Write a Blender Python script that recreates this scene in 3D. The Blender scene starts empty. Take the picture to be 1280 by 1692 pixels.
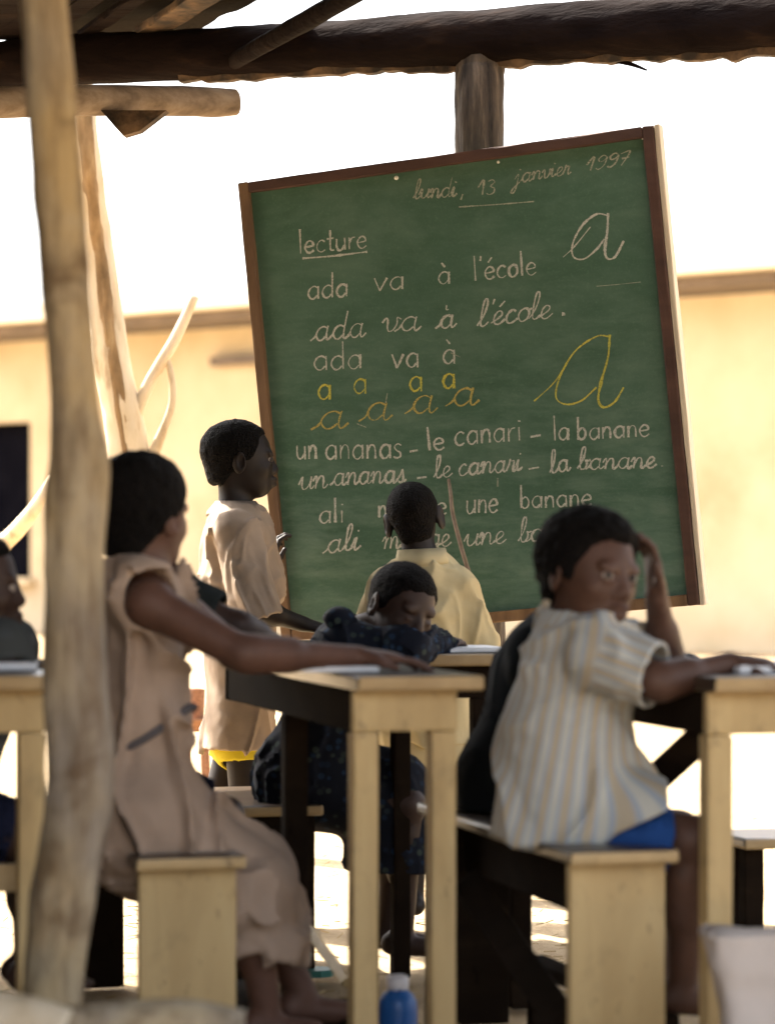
import bpy, bmesh, math, random
import numpy as np
from mathutils import Vector, Matrix

# ------------------------------------------------------------------ camera, sky, sun, exposure
scene = bpy.context.scene
R_ = math.radians
FPX, HY, EYE = 4700.0, 900.0, 1.0          # photo focal length in photo pixels, horizon row, eye height
cam_d = bpy.data.cameras.new("camera")
cam = bpy.data.objects.new("camera", cam_d)
scene.collection.objects.link(cam)
cam.location = (0, 0, EYE)
cam.rotation_euler = (R_(90), 0, 0)
cam_d.sensor_fit = 'VERTICAL'
cam_d.sensor_height = 36.0
cam_d.lens = FPX / 1692 * 36.0
cam_d.shift_y = (HY - 846) / 1692
cam_d.clip_start = 0.1
cam_d.clip_end = 2000
cam_d.dof.use_dof = True
cam_d.dof.focus_distance = 7.75
cam_d.dof.aperture_fstop = 2.9
scene.camera = cam

SUN_EL, SUN_AZ = 50.0, 41.0                # elevation; degrees behind the picture plane, from the left
sun_to = Vector((-math.cos(R_(SUN_AZ)) * math.cos(R_(SUN_EL)), math.sin(R_(SUN_AZ)) * math.cos(R_(SUN_EL)), math.sin(R_(SUN_EL))))
world = bpy.data.worlds.new("World")
scene.world = world
world.use_nodes = True
wn = world.node_tree
sky = wn.nodes.new('ShaderNodeTexSky')
sky.sky_type = 'NISHITA'
sky.sun_disc = False
sky.sun_elevation = R_(SUN_EL)
sky.sun_rotation = math.atan2(sun_to.x, sun_to.y)
sky.air_density = 1.0
sky.dust_density = 6.0
sky.ozone_density = 0.6
hazy = wn.nodes.new('ShaderNodeHueSaturation')          # dusty, nearly white sky
hazy.inputs['Saturation'].default_value = 0.35
wn.links.new(sky.outputs[0], hazy.inputs['Color'])
wn.links.new(hazy.outputs[0], wn.nodes['Background'].inputs[0])
wn.nodes['Background'].inputs[1].default_value = 0.15
sun_d = bpy.data.lights.new("sun", 'SUN')
sun_d.energy = 4.6
sun_d.angle = R_(0.6)
sun_d.color = (1.0, 0.93, 0.82)
sun = bpy.data.objects.new("sun", sun_d)
scene.collection.objects.link(sun)
sun.rotation_euler = sun_to.to_track_quat('Z', 'Y').to_euler()
scene.view_settings.view_transform = 'Standard'
scene.view_settings.look = 'None'
scene.view_settings.exposure = 2.42
scene.view_settings.gamma = 1.0
scene.cycles.use_denoising = True
scene.cycles.max_bounces = 8
scene.cycles.diffuse_bounces = 6
scene.render.filter_size = 1.6

random.seed(7)
COL = scene.collection

# ------------------------------------------------------------------ helpers
def A3(*v):
    return np.array(v, float)

def J(px, py, Y):                          # a point seen at photo pixel (px, py) at distance Y
    return A3((px - 640) / FPX * Y, Y, EYE - (py - HY) / FPX * Y)

def unit(v):
    v = np.asarray(v, float)
    return v / max(np.linalg.norm(v), 1e-9)

def tag(o, label=None, cat=None, group=None, kind=None):
    if label: o['label'] = label
    if cat: o['category'] = cat
    if group: o['group'] = group
    if kind: o['kind'] = kind
    return o

def thing(name, loc, label, cat, group=None):
    o = bpy.data.objects.new(name, None)
    o.empty_display_size = 0.1
    COL.objects.link(o)
    o.location = Vector(loc)
    return tag(o, label, cat, group)

def origin(o):
    v = Vector((0, 0, 0))
    while o is not None:
        v = v + o.location
        o = o.parent
    return np.array(v)

def link_mesh(name, verts, faces, m, parent=None, smooth=True, face_mats=None):
    V = np.asarray(verts, float)
    if parent is not None:
        V = V - origin(parent)
    me = bpy.data.meshes.new(name)
    me.from_pydata(V.tolist(), [], [list(map(int, f)) for f in faces])
    ms = m if isinstance(m, (list, tuple)) else [m]
    for x in ms: me.materials.append(x)
    if smooth: me.polygons.foreach_set('use_smooth', [True] * len(me.polygons))
    if face_mats is not None: me.polygons.foreach_set('material_index', face_mats)
    me.update()
    o = bpy.data.objects.new(name, me)
    COL.objects.link(o)
    if parent is not None: o.parent = parent
    return o

def link_bm(name, bm, m, parent=None, smooth=False):
    bm.verts.ensure_lookup_table()
    if parent is not None:
        off = Vector(origin(parent))
        for v in bm.verts: v.co -= off
    bmesh.ops.recalc_face_normals(bm, faces=bm.faces)
    me = bpy.data.meshes.new(name)
    bm.to_mesh(me); bm.free()
    me.materials.append(m)
    if smooth: me.polygons.foreach_set('use_smooth', [True] * len(me.polygons))
    o = bpy.data.objects.new(name, me)
    COL.objects.link(o)
    if parent is not None: o.parent = parent
    return o

def board_bm(bm, c, ax, ay, az, lx, ly, lz, bev=0.004, cuts=1, jit=0.0, seed=0):
    """bevelled board, centre c, axes ax, ay, az and full lengths"""
    t = bmesh.new()
    bmesh.ops.create_cube(t, size=1.0)
    for v in t.verts: v.co = Vector((v.co.x * lx, v.co.y * ly, v.co.z * lz))
    if cuts > 1:
        i = max(range(3), key=lambda q: (lx, ly, lz)[q])
        es = [e for e in t.edges if abs((e.verts[0].co - e.verts[1].co)[i]) > 1e-6]
        bmesh.ops.subdivide_edges(t, edges=es, cuts=cuts, use_grid_fill=True)
    if bev:
        es = [e for e in t.edges if len(e.link_faces) == 2 and e.calc_face_angle(0) > 0.6]
        bmesh.ops.bevel(t, geom=es, offset=bev, segments=2, affect='EDGES', profile=0.6)
    rr = random.Random(seed)
    M = np.stack([ax, ay, az], 1)
    mp = {}
    for v in t.verts:
        p = M @ np.array(v.co) + np.asarray(c)
        if jit: p = p + np.array([rr.uniform(-jit, jit) for _ in range(3)])
        mp[v] = bm.verts.new(p)
    for fc in t.faces: bm.faces.new([mp[v] for v in fc.verts])
    t.free()

# value noise ------------------------------------------------------
_rng = np.random.RandomState(3)
_T = _rng.rand(32, 32, 32).astype(np.float32)
def vnoise(P, s, seed=0.0):
    q = np.asarray(P) * s + seed * 7.31
    i = np.floor(q).astype(int); w = q - i
    w = w * w * (3 - 2 * w)
    i &= 31; j = (i + 1) & 31
    x0, y0, z0 = i[..., 0], i[..., 1], i[..., 2]; x1, y1, z1 = j[..., 0], j[..., 1], j[..., 2]
    wx, wy, wz = w[..., 0], w[..., 1], w[..., 2]
    c00 = _T[x0, y0, z0] * (1 - wx) + _T[x1, y0, z0] * wx
    c10 = _T[x0, y1, z0] * (1 - wx) + _T[x1, y1, z0] * wx
    c01 = _T[x0, y0, z1] * (1 - wx) + _T[x1, y0, z1] * wx
    c11 = _T[x0, y1, z1] * (1 - wx) + _T[x1, y1, z1] * wx
    return ((c00 * (1 - wy) + c10 * wy) * (1 - wz) + (c01 * (1 - wy) + c11 * wy) * wz) * 2 - 1

def catmull(pts, n):
    P = np.asarray(pts, float)
    if len(P) == 2:
        t = np.linspace(0, 1, n)[:, None]
        return P[0] * (1 - t) + P[1] * t
    Q = np.vstack([2 * P[0] - P[1], P, 2 * P[-1] - P[-2]])
    out = []
    m = len(P) - 1
    for u in np.linspace(0, m - 1e-6, n):
        k = int(u); t = u - k
        a, b, c, d = Q[k:k + 4]
        out.append(0.5 * ((2 * b) + (c - a) * t + (2 * a - 5 * b + 4 * c - d) * t * t + (3 * b - a - 3 * c + d) * t ** 3))
    return np.array(out)

def log_mesh(path, radii, n=60, seg=28, rough=0.05, grain=1.0, seed=0.0, flat_end=True):
    """rough log along a path; radii given per path point"""
    C = catmull(path, n)
    Rr = catmull(np.array(radii, float)[:, None], n)[:, 0]
    Tn = np.gradient(C, axis=0); Tn /= np.linalg.norm(Tn, axis=1)[:, None]
    up = A3(0, 0, 1) if abs(Tn[0][2]) < 0.8 else A3(1, 0, 0)
    V = []; F = []
    for i in range(n):
        a = unit(np.cross(Tn[i], up)); b = np.cross(Tn[i], a)
        th = np.linspace(0, 2 * math.pi, seg, endpoint=False)
        D = np.cos(th)[:, None] * a + np.sin(th)[:, None] * b
        base = C[i] + D * Rr[i]
        al = np.dot(C[i] - C[0], Tn[i])
        Q = np.stack([np.cos(th) * 1.0, np.sin(th) * 1.0, np.full(seg, al * 3.0)], 1)
        nz = vnoise(Q, 1.3, seed) * 0.6 + vnoise(Q * A3(1, 1, 2.0), 3.1, seed + 2) * 0.35 + grain * vnoise(Q * A3(1, 1, 0.45), 7.0, seed + 5) * 0.35
        V.append(base + D * (nz * rough * Rr[i])[:, None])
    V = np.vstack(V)
    for i in range(n - 1):
        for k in range(seg):
            F.append((i * seg + k, i * seg + (k + 1) % seg, (i + 1) * seg + (k + 1) % seg, (i + 1) * seg + k))
    V = np.vstack([V, C[0] - Tn[0] * Rr[0] * 0.15, C[-1] + Tn[-1] * Rr[-1] * 0.15])
    a, b = len(V) - 2, len(V) - 1
    for k in range(seg):
        F.append((a, (k + 1) % seg, k)); F.append((b, (n - 1) * seg + k, (n - 1) * seg + (k + 1) % seg))
    return V, F

def join(parts):
    Vs, Fs, o = [], [], 0
    for V, F in parts:
        Vs.append(np.asarray(V)); Fs += [tuple(i + o for i in f) for f in F]; o += len(V)
    return np.vstack(Vs), Fs

# ------------------------------------------------------------------ materials
def new_mat(name):
    m = bpy.data.materials.new(name); m.use_nodes = True
    nt = m.node_tree
    return m, nt, nt.nodes['Principled BSDF']

def ramp(nt, fac, stops):
    r = nt.nodes.new('ShaderNodeValToRGB')
    el = r.color_ramp.elements
    while len(el) < len(stops): el.new(0.5)
    for e, (p, c) in zip(el, stops):
        e.position = p; e.color = (*c, 1)
    nt.links.new(fac, r.inputs[0])
    return r.outputs[0]

def noise(nt, scale, detail=4, rough=0.6, vec=None, stretch=None, dist=0.0, coord='Object'):
    tc = nt.nodes.new('ShaderNodeTexCoord')
    v = tc.outputs[coord] if vec is None else vec
    if stretch:
        mp = nt.nodes.new('ShaderNodeMapping'); mp.inputs['Scale'].default_value = stretch
        nt.links.new(v, mp.inputs[0]); v = mp.outputs[0]
    n = nt.nodes.new('ShaderNodeTexNoise')
    n.inputs['Scale'].default_value = scale; n.inputs['Detail'].default_value = detail
    n.inputs['Roughness'].default_value = rough; n.inputs['Distortion'].default_value = dist
    nt.links.new(v, n.inputs['Vector'])
    return n.outputs['Fac']

def bump(nt, b, h, strength=0.3, dist=0.01):
    n = nt.nodes.new('ShaderNodeBump'); n.inputs['Strength'].default_value = strength; n.inputs['Distance'].default_value = dist
    nt.links.new(h, n.inputs['Height']); nt.links.new(n.outputs[0], b.inputs['Normal'])

def mix(nt, a, b, fac, mode='MIX'):
    n = nt.nodes.new('ShaderNodeMix'); n.data_type = 'RGBA'; n.blend_type = mode
    for s, v in ((n.inputs[0], fac), (n.inputs[6], a), (n.inputs[7], b)):
        if isinstance(v, (int, float)): s.default_value = v
        elif isinstance(v, tuple): s.default_value = (*v, 1)
        else: nt.links.new(v, s)
    return n.outputs[2]

def simple(name, stops, scale=8, rough=0.8, stretch=None, bs=0.2, bd=0.004, bscale=None, detail=5, spec=0.4, dist=0.0):
    m, nt, b = new_mat(name)
    f = noise(nt, scale, detail, 0.62, stretch=stretch, dist=dist)
    nt.links.new(ramp(nt, f, stops), b.inputs['Base Color'])
    b.inputs['Roughness'].default_value = rough
    b.inputs['Specular IOR Level'].default_value = spec
    h = f if bscale is None else noise(nt, bscale, 4, 0.6, stretch=stretch)
    if bs: bump(nt, b, h, bs, bd)
    return m

def mul(c, k): return tuple(x * k for x in c)

M = {}
def skin(name, c, rough=0.55):
    M[name] = simple(name, [(0.3, mul(c, 0.8)), (0.7, mul(c, 1.2))], 14, rough, bs=0.12, bd=0.002, bscale=160, spec=0.3)
skin('skin_dark', (0.014, 0.0085, 0.0065))
skin('skin_mid', (0.045, 0.024, 0.017))
skin('skin_warm', (0.105, 0.052, 0.036))
skin('skin_brown', (0.080, 0.040, 0.027))
def hairmat():
    m, nt, b = new_mat('hair')
    v = nt.nodes.new('ShaderNodeTexVoronoi'); v.inputs['Scale'].default_value = 190
    tc = nt.nodes.new('ShaderNodeTexCoord'); nt.links.new(tc.outputs['Object'], v.inputs['Vector'])
    nt.links.new(ramp(nt, v.outputs['Distance'], [(0.0, (0.009, 0.0075, 0.007)), (0.8, (0.004, 0.0035, 0.0035))]), b.inputs['Base Color'])
    b.inputs['Roughness'].default_value = 0.8; b.inputs['Specular IOR Level'].default_value = 0.08
    bump(nt, b, v.outputs['Distance'], 0.9, 0.006)
    M['hair'] = m
hairmat()
def wrinkles(nt, b, amt=1.0):
    a = noise(nt, 7, 1.5, 0.45, stretch=(1, 1, 0.5), dist=0.35)
    r = ramp(nt, a, [(0.30, (0, 0, 0)), (0.5, (1, 1, 1)), (0.72, (0, 0, 0))])
    c = mix(nt, r, noise(nt, 80, 4, 0.7), 0.16)
    bump(nt, b, c, 0.22 * amt, 0.012)
def cloth(name, c, var=0.25, rough=0.9, weave=900):
    m, nt, b = new_mat(name)
    f = noise(nt, 5, 5, 0.6)
    nt.links.new(ramp(nt, f, [(0.25, mul(c, 1 - var)), (0.75, mul(c, 1 + var))]), b.inputs['Base Color'])
    b.inputs['Roughness'].default_value = rough; b.inputs['Specular IOR Level'].default_value = 0.2
    wrinkles(nt, b)
    if max(c) < 0.06: b.inputs['Specular IOR Level'].default_value = 0.05
    M[name] = m
    return m, nt, b
cloth('cloth_tan', (0.34, 0.26, 0.195), 0.35)
cloth('cloth_khaki', (0.50, 0.42, 0.25), 0.2)
cloth('cloth_dress', (0.355, 0.265, 0.205), 0.25)
cloth('cloth_sash', (0.10, 0.09, 0.095))
cloth('cloth_charcoal', (0.022, 0.026, 0.026))
cloth('cloth_black', (0.012, 0.014, 0.016))
cloth('cloth_blue', (0.014, 0.055, 0.20), 0.3)
cloth('cloth_yellow', (0.60, 0.48, 0.03), 0.15)
cloth('cloth_navy', (0.012, 0.014, 0.03))
cloth('cloth_sack', (0.53, 0.46, 0.415), 0.15)
def stripes():
    m, nt, b = new_mat('cloth_striped')
    at = nt.nodes.new('ShaderNodeAttribute'); at.attribute_name = 'stripe'
    def wave(mult, off):
        a = nt.nodes.new('ShaderNodeMath'); a.operation = 'MULTIPLY_ADD'; a.inputs[1].default_value = mult; a.inputs[2].default_value = off
        nt.links.new(at.outputs['Fac'], a.inputs[0])
        s = nt.nodes.new('ShaderNodeMath'); s.operation = 'SINE'; nt.links.new(a.outputs[0], s.inputs[0])
        r = nt.nodes.new('ShaderNodeMapRange'); r.inputs[1].default_value = 0.1; r.inputs[2].default_value = 0.7
        nt.links.new(s.outputs[0], r.inputs[0]); return r.outputs[0]
    base = ramp(nt, noise(nt, 6, 5, 0.6), [(0.2, (0.40, 0.41, 0.37)), (0.8, (0.54, 0.53, 0.48))])
    c = mix(nt, base, (0.33, 0.37, 0.43), wave(420.0, 0.0))
    c = mix(nt, c, (0.42, 0.36, 0.27), wave(210.0, 2.2))
    nt.links.new(c, b.inputs['Base Color'])
    b.inputs['Roughness'].default_value = 0.9; b.inputs['Specular IOR Level'].default_value = 0.2
    wrinkles(nt, b, 0.7)
    M['cloth_striped'] = m
stripes()
def print_cloth(name, base, spots, scale=38):
    m, nt, b = new_mat(name)
    tc = nt.nodes.new('ShaderNodeTexCoord')
    v = nt.nodes.new('ShaderNodeTexVoronoi'); v.inputs['Scale'].default_value = scale
    nt.links.new(tc.outputs['Object'], v.inputs['Vector'])
    f1 = ramp(nt, v.outputs['Distance'], [(0.30, (1, 1, 1)), (0.42, (0, 0, 0))])
    sp = ramp(nt, v.outputs['Color'], [(i / (len(spots) - 1), c) for i, c in enumerate(spots)])
    nt.links.new(mix(nt, base, sp, f1), b.inputs['Base Color'])
    b.inputs['Roughness'].default_value = 0.9; b.inputs['Specular IOR Level'].default_value = 0.2
    wrinkles(nt, b, 0.7)
    M[name] = m
print_cloth('cloth_navy_print', (0.008, 0.010, 0.018), [(0.008, 0.01, 0.018), (0.020, 0.045, 0.09), (0.010, 0.012, 0.02), (0.045, 0.06, 0.05), (0.010, 0.022, 0.045)], 46)
print_cloth('cloth_grey_print', (0.05, 0.055, 0.055), [(0.22, 0.23, 0.22), (0.04, 0.045, 0.05), (0.14, 0.15, 0.15)], 26)

M['bark'] = simple('bark', [(0.25, (0.045, 0.028, 0.018)), (0.55, (0.11, 0.07, 0.045)), (0.8, (0.22, 0.15, 0.10))], 18, 0.9, stretch=(1, 1, 1), bs=0.6, bd=0.012)
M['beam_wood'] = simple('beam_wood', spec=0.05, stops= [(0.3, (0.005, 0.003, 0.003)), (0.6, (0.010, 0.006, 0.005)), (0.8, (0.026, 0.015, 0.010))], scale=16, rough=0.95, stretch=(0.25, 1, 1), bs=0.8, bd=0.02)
M['post_wood'] = simple('post_wood', [(0.35, (0.014, 0.010, 0.009)), (0.55, (0.060, 0.045, 0.033)), (0.8, (0.20, 0.15, 0.11))], 30, 0.92, stretch=(1, 1, 0.14), bs=0.8, bd=0.012)
def polewood():
    m, nt, b = new_mat('pole_wood')
    a = noise(nt, 3.5, 4, 0.6, stretch=(1, 1, 0.7)); st = noise(nt, 26, 5, 0.7, stretch=(1, 1, 0.16)); kn = noise(nt, 6.5, 3, 0.6, dist=0.8)
    c = ramp(nt, a, [(0.38, (0.36, 0.26, 0.13)), (0.52, (0.35, 0.285, 0.19)), (0.66, (0.25, 0.215, 0.175))])
    c = mix(nt, c, (0.11, 0.07, 0.04), ramp(nt, st, [(0.44, (0, 0, 0)), (0.68, (0.85, 0.85, 0.85))]))
    c = mix(nt, c, (0.10, 0.06, 0.03), ramp(nt, kn, [(0.54, (0, 0, 0)), (0.70, (0.75, 0.75, 0.75))]))
    nt.links.new(c, b.inputs['Base Color']); b.inputs['Roughness'].default_value = 0.85; b.inputs['Specular IOR Level'].default_value = 0.15
    bump(nt, b, mix(nt, st, kn, 0.4), 0.6, 0.012)
    M['pole_wood'] = m
polewood()
M['dry_wood'] = simple('dry_wood', [(0.28, (0.20, 0.12, 0.05)), (0.45, (0.50, 0.40, 0.27)), (0.8, (0.66, 0.58, 0.46))], 10, 0.85, stretch=(1, 1, 0.3), bs=0.5, bd=0.01)
M['grey_wood'] = simple('grey_wood', [(0.25, (0.08, 0.055, 0.035)), (0.5, (0.22, 0.16, 0.11)), (0.8, (0.36, 0.29, 0.22))], 18, 0.9, stretch=(0.2, 1, 1), bs=0.6, bd=0.01)
M['brown_bark'] = simple('brown_bark', [(0.3, (0.10, 0.06, 0.025)), (0.55, (0.24, 0.15, 0.07)), (0.8, (0.42, 0.30, 0.16))], 14, 0.9, stretch=(1, 1, 0.4), bs=0.5, bd=0.01)
M['rafter_wood'] = simple('rafter_wood', [(0.40, (0.016, 0.010, 0.007)), (0.78, (0.17, 0.10, 0.05))], 14, 0.9, bs=0.5, bd=0.01)
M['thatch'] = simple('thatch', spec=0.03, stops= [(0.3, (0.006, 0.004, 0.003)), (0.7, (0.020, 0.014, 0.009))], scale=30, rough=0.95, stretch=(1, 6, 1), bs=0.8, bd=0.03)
def pale_wood(name, cols, stretch, rough=0.55, spec=0.35):
    m, nt, b = new_mat(name)
    f = noise(nt, 9, 6, 0.6, stretch=stretch, dist=0.4)
    g = noise(nt, 3, 3, 0.5)
    c = ramp(nt, f, cols)
    c = mix(nt, c, mul(cols[0][1], 0.6), ramp(nt, g, [(0.55, (0, 0, 0)), (0.85, (0.5, 0.5, 0.5))]))
    nt.links.new(c, b.inputs['Base Color'])
    k = noise(nt, 26, 5, 0.75, stretch=(1, 1, 0.5))
    c = mix(nt, c, mul(cols[0][1], 0.30), ramp(nt, k, [(0.60, (0, 0, 0)), (0.74, (0.85, 0.85, 0.85))]))
    bl = noise(nt, 5, 5, 0.7, dist=0.6)
    c = mix(nt, c, mul(cols[1][1], 0.55), ramp(nt, bl, [(0.52, (0, 0, 0)), (0.72, (0.6, 0.6, 0.6))]))
    nt.links.new(c, b.inputs['Base Color'])
    b.inputs['Roughness'].default_value = rough; b.inputs['Specular IOR Level'].default_value = spec
    bump(nt, b, mix(nt, f, k, 0.4), 0.3, 0.004)
    M[name] = m
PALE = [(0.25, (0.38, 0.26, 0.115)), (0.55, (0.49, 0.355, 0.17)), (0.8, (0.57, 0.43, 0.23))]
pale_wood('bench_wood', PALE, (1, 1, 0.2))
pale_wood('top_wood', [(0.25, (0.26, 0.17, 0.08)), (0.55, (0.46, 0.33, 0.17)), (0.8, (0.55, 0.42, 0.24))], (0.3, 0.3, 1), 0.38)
pale_wood('worn_top', [(0.25, (0.030, 0.021, 0.015)), (0.55, (0.06, 0.042, 0.03)), (0.8, (0.12, 0.09, 0.06))], (0.3, 0.3, 1), 0.30)  # dark copy of the top wood, with shade in its colour
pale_wood('stained_wood', [(0.25, (0.010, 0.007, 0.005)), (0.55, (0.018, 0.012, 0.008)), (0.8, (0.034, 0.022, 0.014))], (0.3, 0.3, 1), 0.9, 0.03)  # near-black wood: shade on long sides and far parts is in the colour
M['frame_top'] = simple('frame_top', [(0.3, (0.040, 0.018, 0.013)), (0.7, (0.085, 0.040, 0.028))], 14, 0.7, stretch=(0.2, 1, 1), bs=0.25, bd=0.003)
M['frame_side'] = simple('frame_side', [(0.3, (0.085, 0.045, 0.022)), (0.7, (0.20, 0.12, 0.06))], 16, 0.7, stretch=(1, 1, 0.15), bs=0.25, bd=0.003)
M['frame_edge'] = simple('frame_edge', [(0.3, (0.50, 0.42, 0.32)), (0.7, (0.66, 0.58, 0.46))], 12, 0.7, stretch=(1, 1, 0.15), bs=0.2, bd=0.003)
def chalkboard():
    m, nt, b = new_mat('chalkboard')
    sm = noise(nt, 2.2, 5, 0.65, dist=0.6)
    st = noise(nt, 9, 6, 0.7, stretch=(0.5, 1, 2.2), dist=0.3)
    fine = noise(nt, 160, 2, 0.6)
    c = ramp(nt, sm, [(0.3, (0.038, 0.090, 0.057)), (0.7, (0.066, 0.132, 0.096))])
    dust = ramp(nt, st, [(0.42, (0, 0, 0)), (0.75, (0.50, 0.50, 0.50))])
    tc = nt.nodes.new('ShaderNodeTexCoord'); sp = nt.nodes.new('ShaderNodeSeparateXYZ'); nt.links.new(tc.outputs['Generated'], sp.inputs[0])
    low = nt.nodes.new('ShaderNodeMapRange'); low.inputs[1].default_value = 0.75; low.inputs[2].default_value = 0.15; low.inputs[3].default_value = 0.25; low.inputs[4].default_value = 1.0
    nt.links.new(sp.outputs[2], low.inputs[0])
    mm = nt.nodes.new('ShaderNodeMath'); mm.operation = 'MULTIPLY'; nt.links.new(dust, mm.inputs[0]); nt.links.new(low.outputs[0], mm.inputs[1])
    c = mix(nt, c, (0.20, 0.28, 0.23), mm.outputs[0])
    sw = noise(nt, 2.6, 5, 0.68, stretch=(0.7, 1, 1.7), dist=0.35)
    c = mix(nt, c, (0.17, 0.25, 0.20), ramp(nt, sw, [(0.46, (0, 0, 0)), (0.62, (0.20, 0.20, 0.20)), (0.68, (0.10, 0.10, 0.10)), (0.82, (0.26, 0.26, 0.26))]))
    c = mix(nt, c, (0.14, 0.24, 0.17), ramp(nt, fine, [(0.55, (0, 0, 0)), (0.8, (0.30, 0.30, 0.30))]))
    nt.links.new(c, b.inputs['Base Color'])
    b.inputs['Roughness'].default_value = 0.75; b.inputs['Specular IOR Level'].default_value = 0.25
    bump(nt, b, st, 0.08, 0.002)
    M['chalkboard'] = m
chalkboard()
def chalk(name, c):
    m, nt, b = new_mat(name)
    b.inputs['Base Color'].default_value = (*c, 1); b.inputs['Roughness'].default_value = 1.0; b.inputs['Specular IOR Level'].default_value = 0.0
    tr = nt.nodes.new('ShaderNodeBsdfTransparent'); mx = nt.nodes.new('ShaderNodeMixShader')
    f = ramp(nt, noise(nt, 330, 2, 0.6), [(0.32, (0.42, 0.42, 0.42)), (0.55, (0.95, 0.95, 0.95))])
    nt.links.new(f, mx.inputs[0]); nt.links.new(tr.outputs[0], mx.inputs[1]); nt.links.new(b.outputs[0], mx.inputs[2])
    nt.links.new(mx.outputs[0], nt.nodes['Material Output'].inputs[0])
    M[name] = m
chalk('chalk_white', (0.52, 0.54, 0.49))
chalk('chalk_faint', (0.36, 0.38, 0.31))
chalk('chalk_yellow', (0.52, 0.50, 0.10))
chalk('chalk_orange', (0.42, 0.36, 0.12))
M['wall_plaster'] = simple('wall_plaster', [(0.3, (0.42, 0.33, 0.20)), (0.5, (0.52, 0.42, 0.28)), (0.7, (0.58, 0.48, 0.34))], 0.8, 0.95, bs=0.3, bd=0.02)
M['roof_sheet'] = simple('roof_sheet', [(0.3, (0.66, 0.57, 0.43)), (0.7, (0.76, 0.68, 0.55))], 2, 0.7, bs=0.1)
M['fascia_dark'] = simple('fascia_dark', [(0.3, (0.10, 0.078, 0.06)), (0.7, (0.17, 0.13, 0.10))], 3, 0.8, bs=0.1)
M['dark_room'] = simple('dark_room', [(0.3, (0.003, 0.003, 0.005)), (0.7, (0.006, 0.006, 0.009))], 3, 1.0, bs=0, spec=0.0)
M['paper'] = simple('paper', [(0.3, (0.66, 0.68, 0.72)), (0.7, (0.76, 0.77, 0.80))], 20, 0.5, bs=0.1)
M['bottle_blue'] = simple('bottle_blue', [(0.3, (0.02, 0.10, 0.32)), (0.7, (0.03, 0.13, 0.40))], 6, 0.35, bs=0)
M['cap_white'] = simple('cap_white', [(0.3, (0.68, 0.66, 0.70)), (0.7, (0.75, 0.73, 0.76))], 6, 0.4, bs=0)
M['teal'] = simple('teal', [(0.3, (0.03, 0.16, 0.14)), (0.7, (0.06, 0.24, 0.20))], 12, 0.5, bs=0)
M['wicker'] = simple('wicker', [(0.3, (0.14, 0.06, 0.03)), (0.7, (0.34, 0.17, 0.09))], 60, 0.8, stretch=(1, 1, 4), bs=0.5)
M['leaf'] = simple('leaf', [(0.3, (0.05, 0.10, 0.02)), (0.7, (0.12, 0.16, 0.04))], 20, 0.6, bs=0)
M['straw'] = simple('straw', [(0.3, (0.30, 0.20, 0.08)), (0.7, (0.52, 0.40, 0.20))], 9, 0.8, bs=0)
M['stick'] = simple('stick', [(0.3, (0.16, 0.11, 0.07)), (0.7, (0.30, 0.22, 0.15))], 30, 0.8, bs=0.3)
M['nail'] = simple('nail', [(0.3, (0.75, 0.75, 0.70)), (0.7, (0.8, 0.8, 0.76))], 9, 0.4, bs=0)
M['eye_white'] = simple('eye_white', [(0.3, (0.30, 0.25, 0.22)), (0.7, (0.34, 0.29, 0.25))], 9, 0.6, bs=0)
M['eye_dark'] = simple('eye_dark', [(0.3, (0.010, 0.006, 0.005)), (0.7, (0.014, 0.009, 0.007))], 9, 0.5, bs=0)
def groundmat():
    m, nt, b = new_mat('dusty_ground')
    a = noise(nt, 0.9, 6, 0.65)
    s = noise(nt, 9, 7, 0.75)
    g = noise(nt, 60, 4, 0.7)
    c = ramp(nt, a, [(0.3, (0.33, 0.235, 0.13)), (0.7, (0.44, 0.34, 0.215))])
    c = mix(nt, c, (0.24, 0.16, 0.09), ramp(nt, s, [(0.48, (0, 0, 0)), (0.80, (0.8, 0.8, 0.8))]))
    c = mix(nt, c, (0.18, 0.12, 0.07), ramp(nt, g, [(0.52, (0, 0, 0)), (0.80, (0.6, 0.6, 0.6))]))
    nt.links.new(c, b.inputs['Base Color']); b.inputs['Roughness'].default_value = 0.95; b.inputs['Specular IOR Level'].default_value = 0.1
    bump(nt, b, mix(nt, s, g, 0.4), 0.6, 0.03)
    M['ground'] = m
groundmat()
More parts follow.
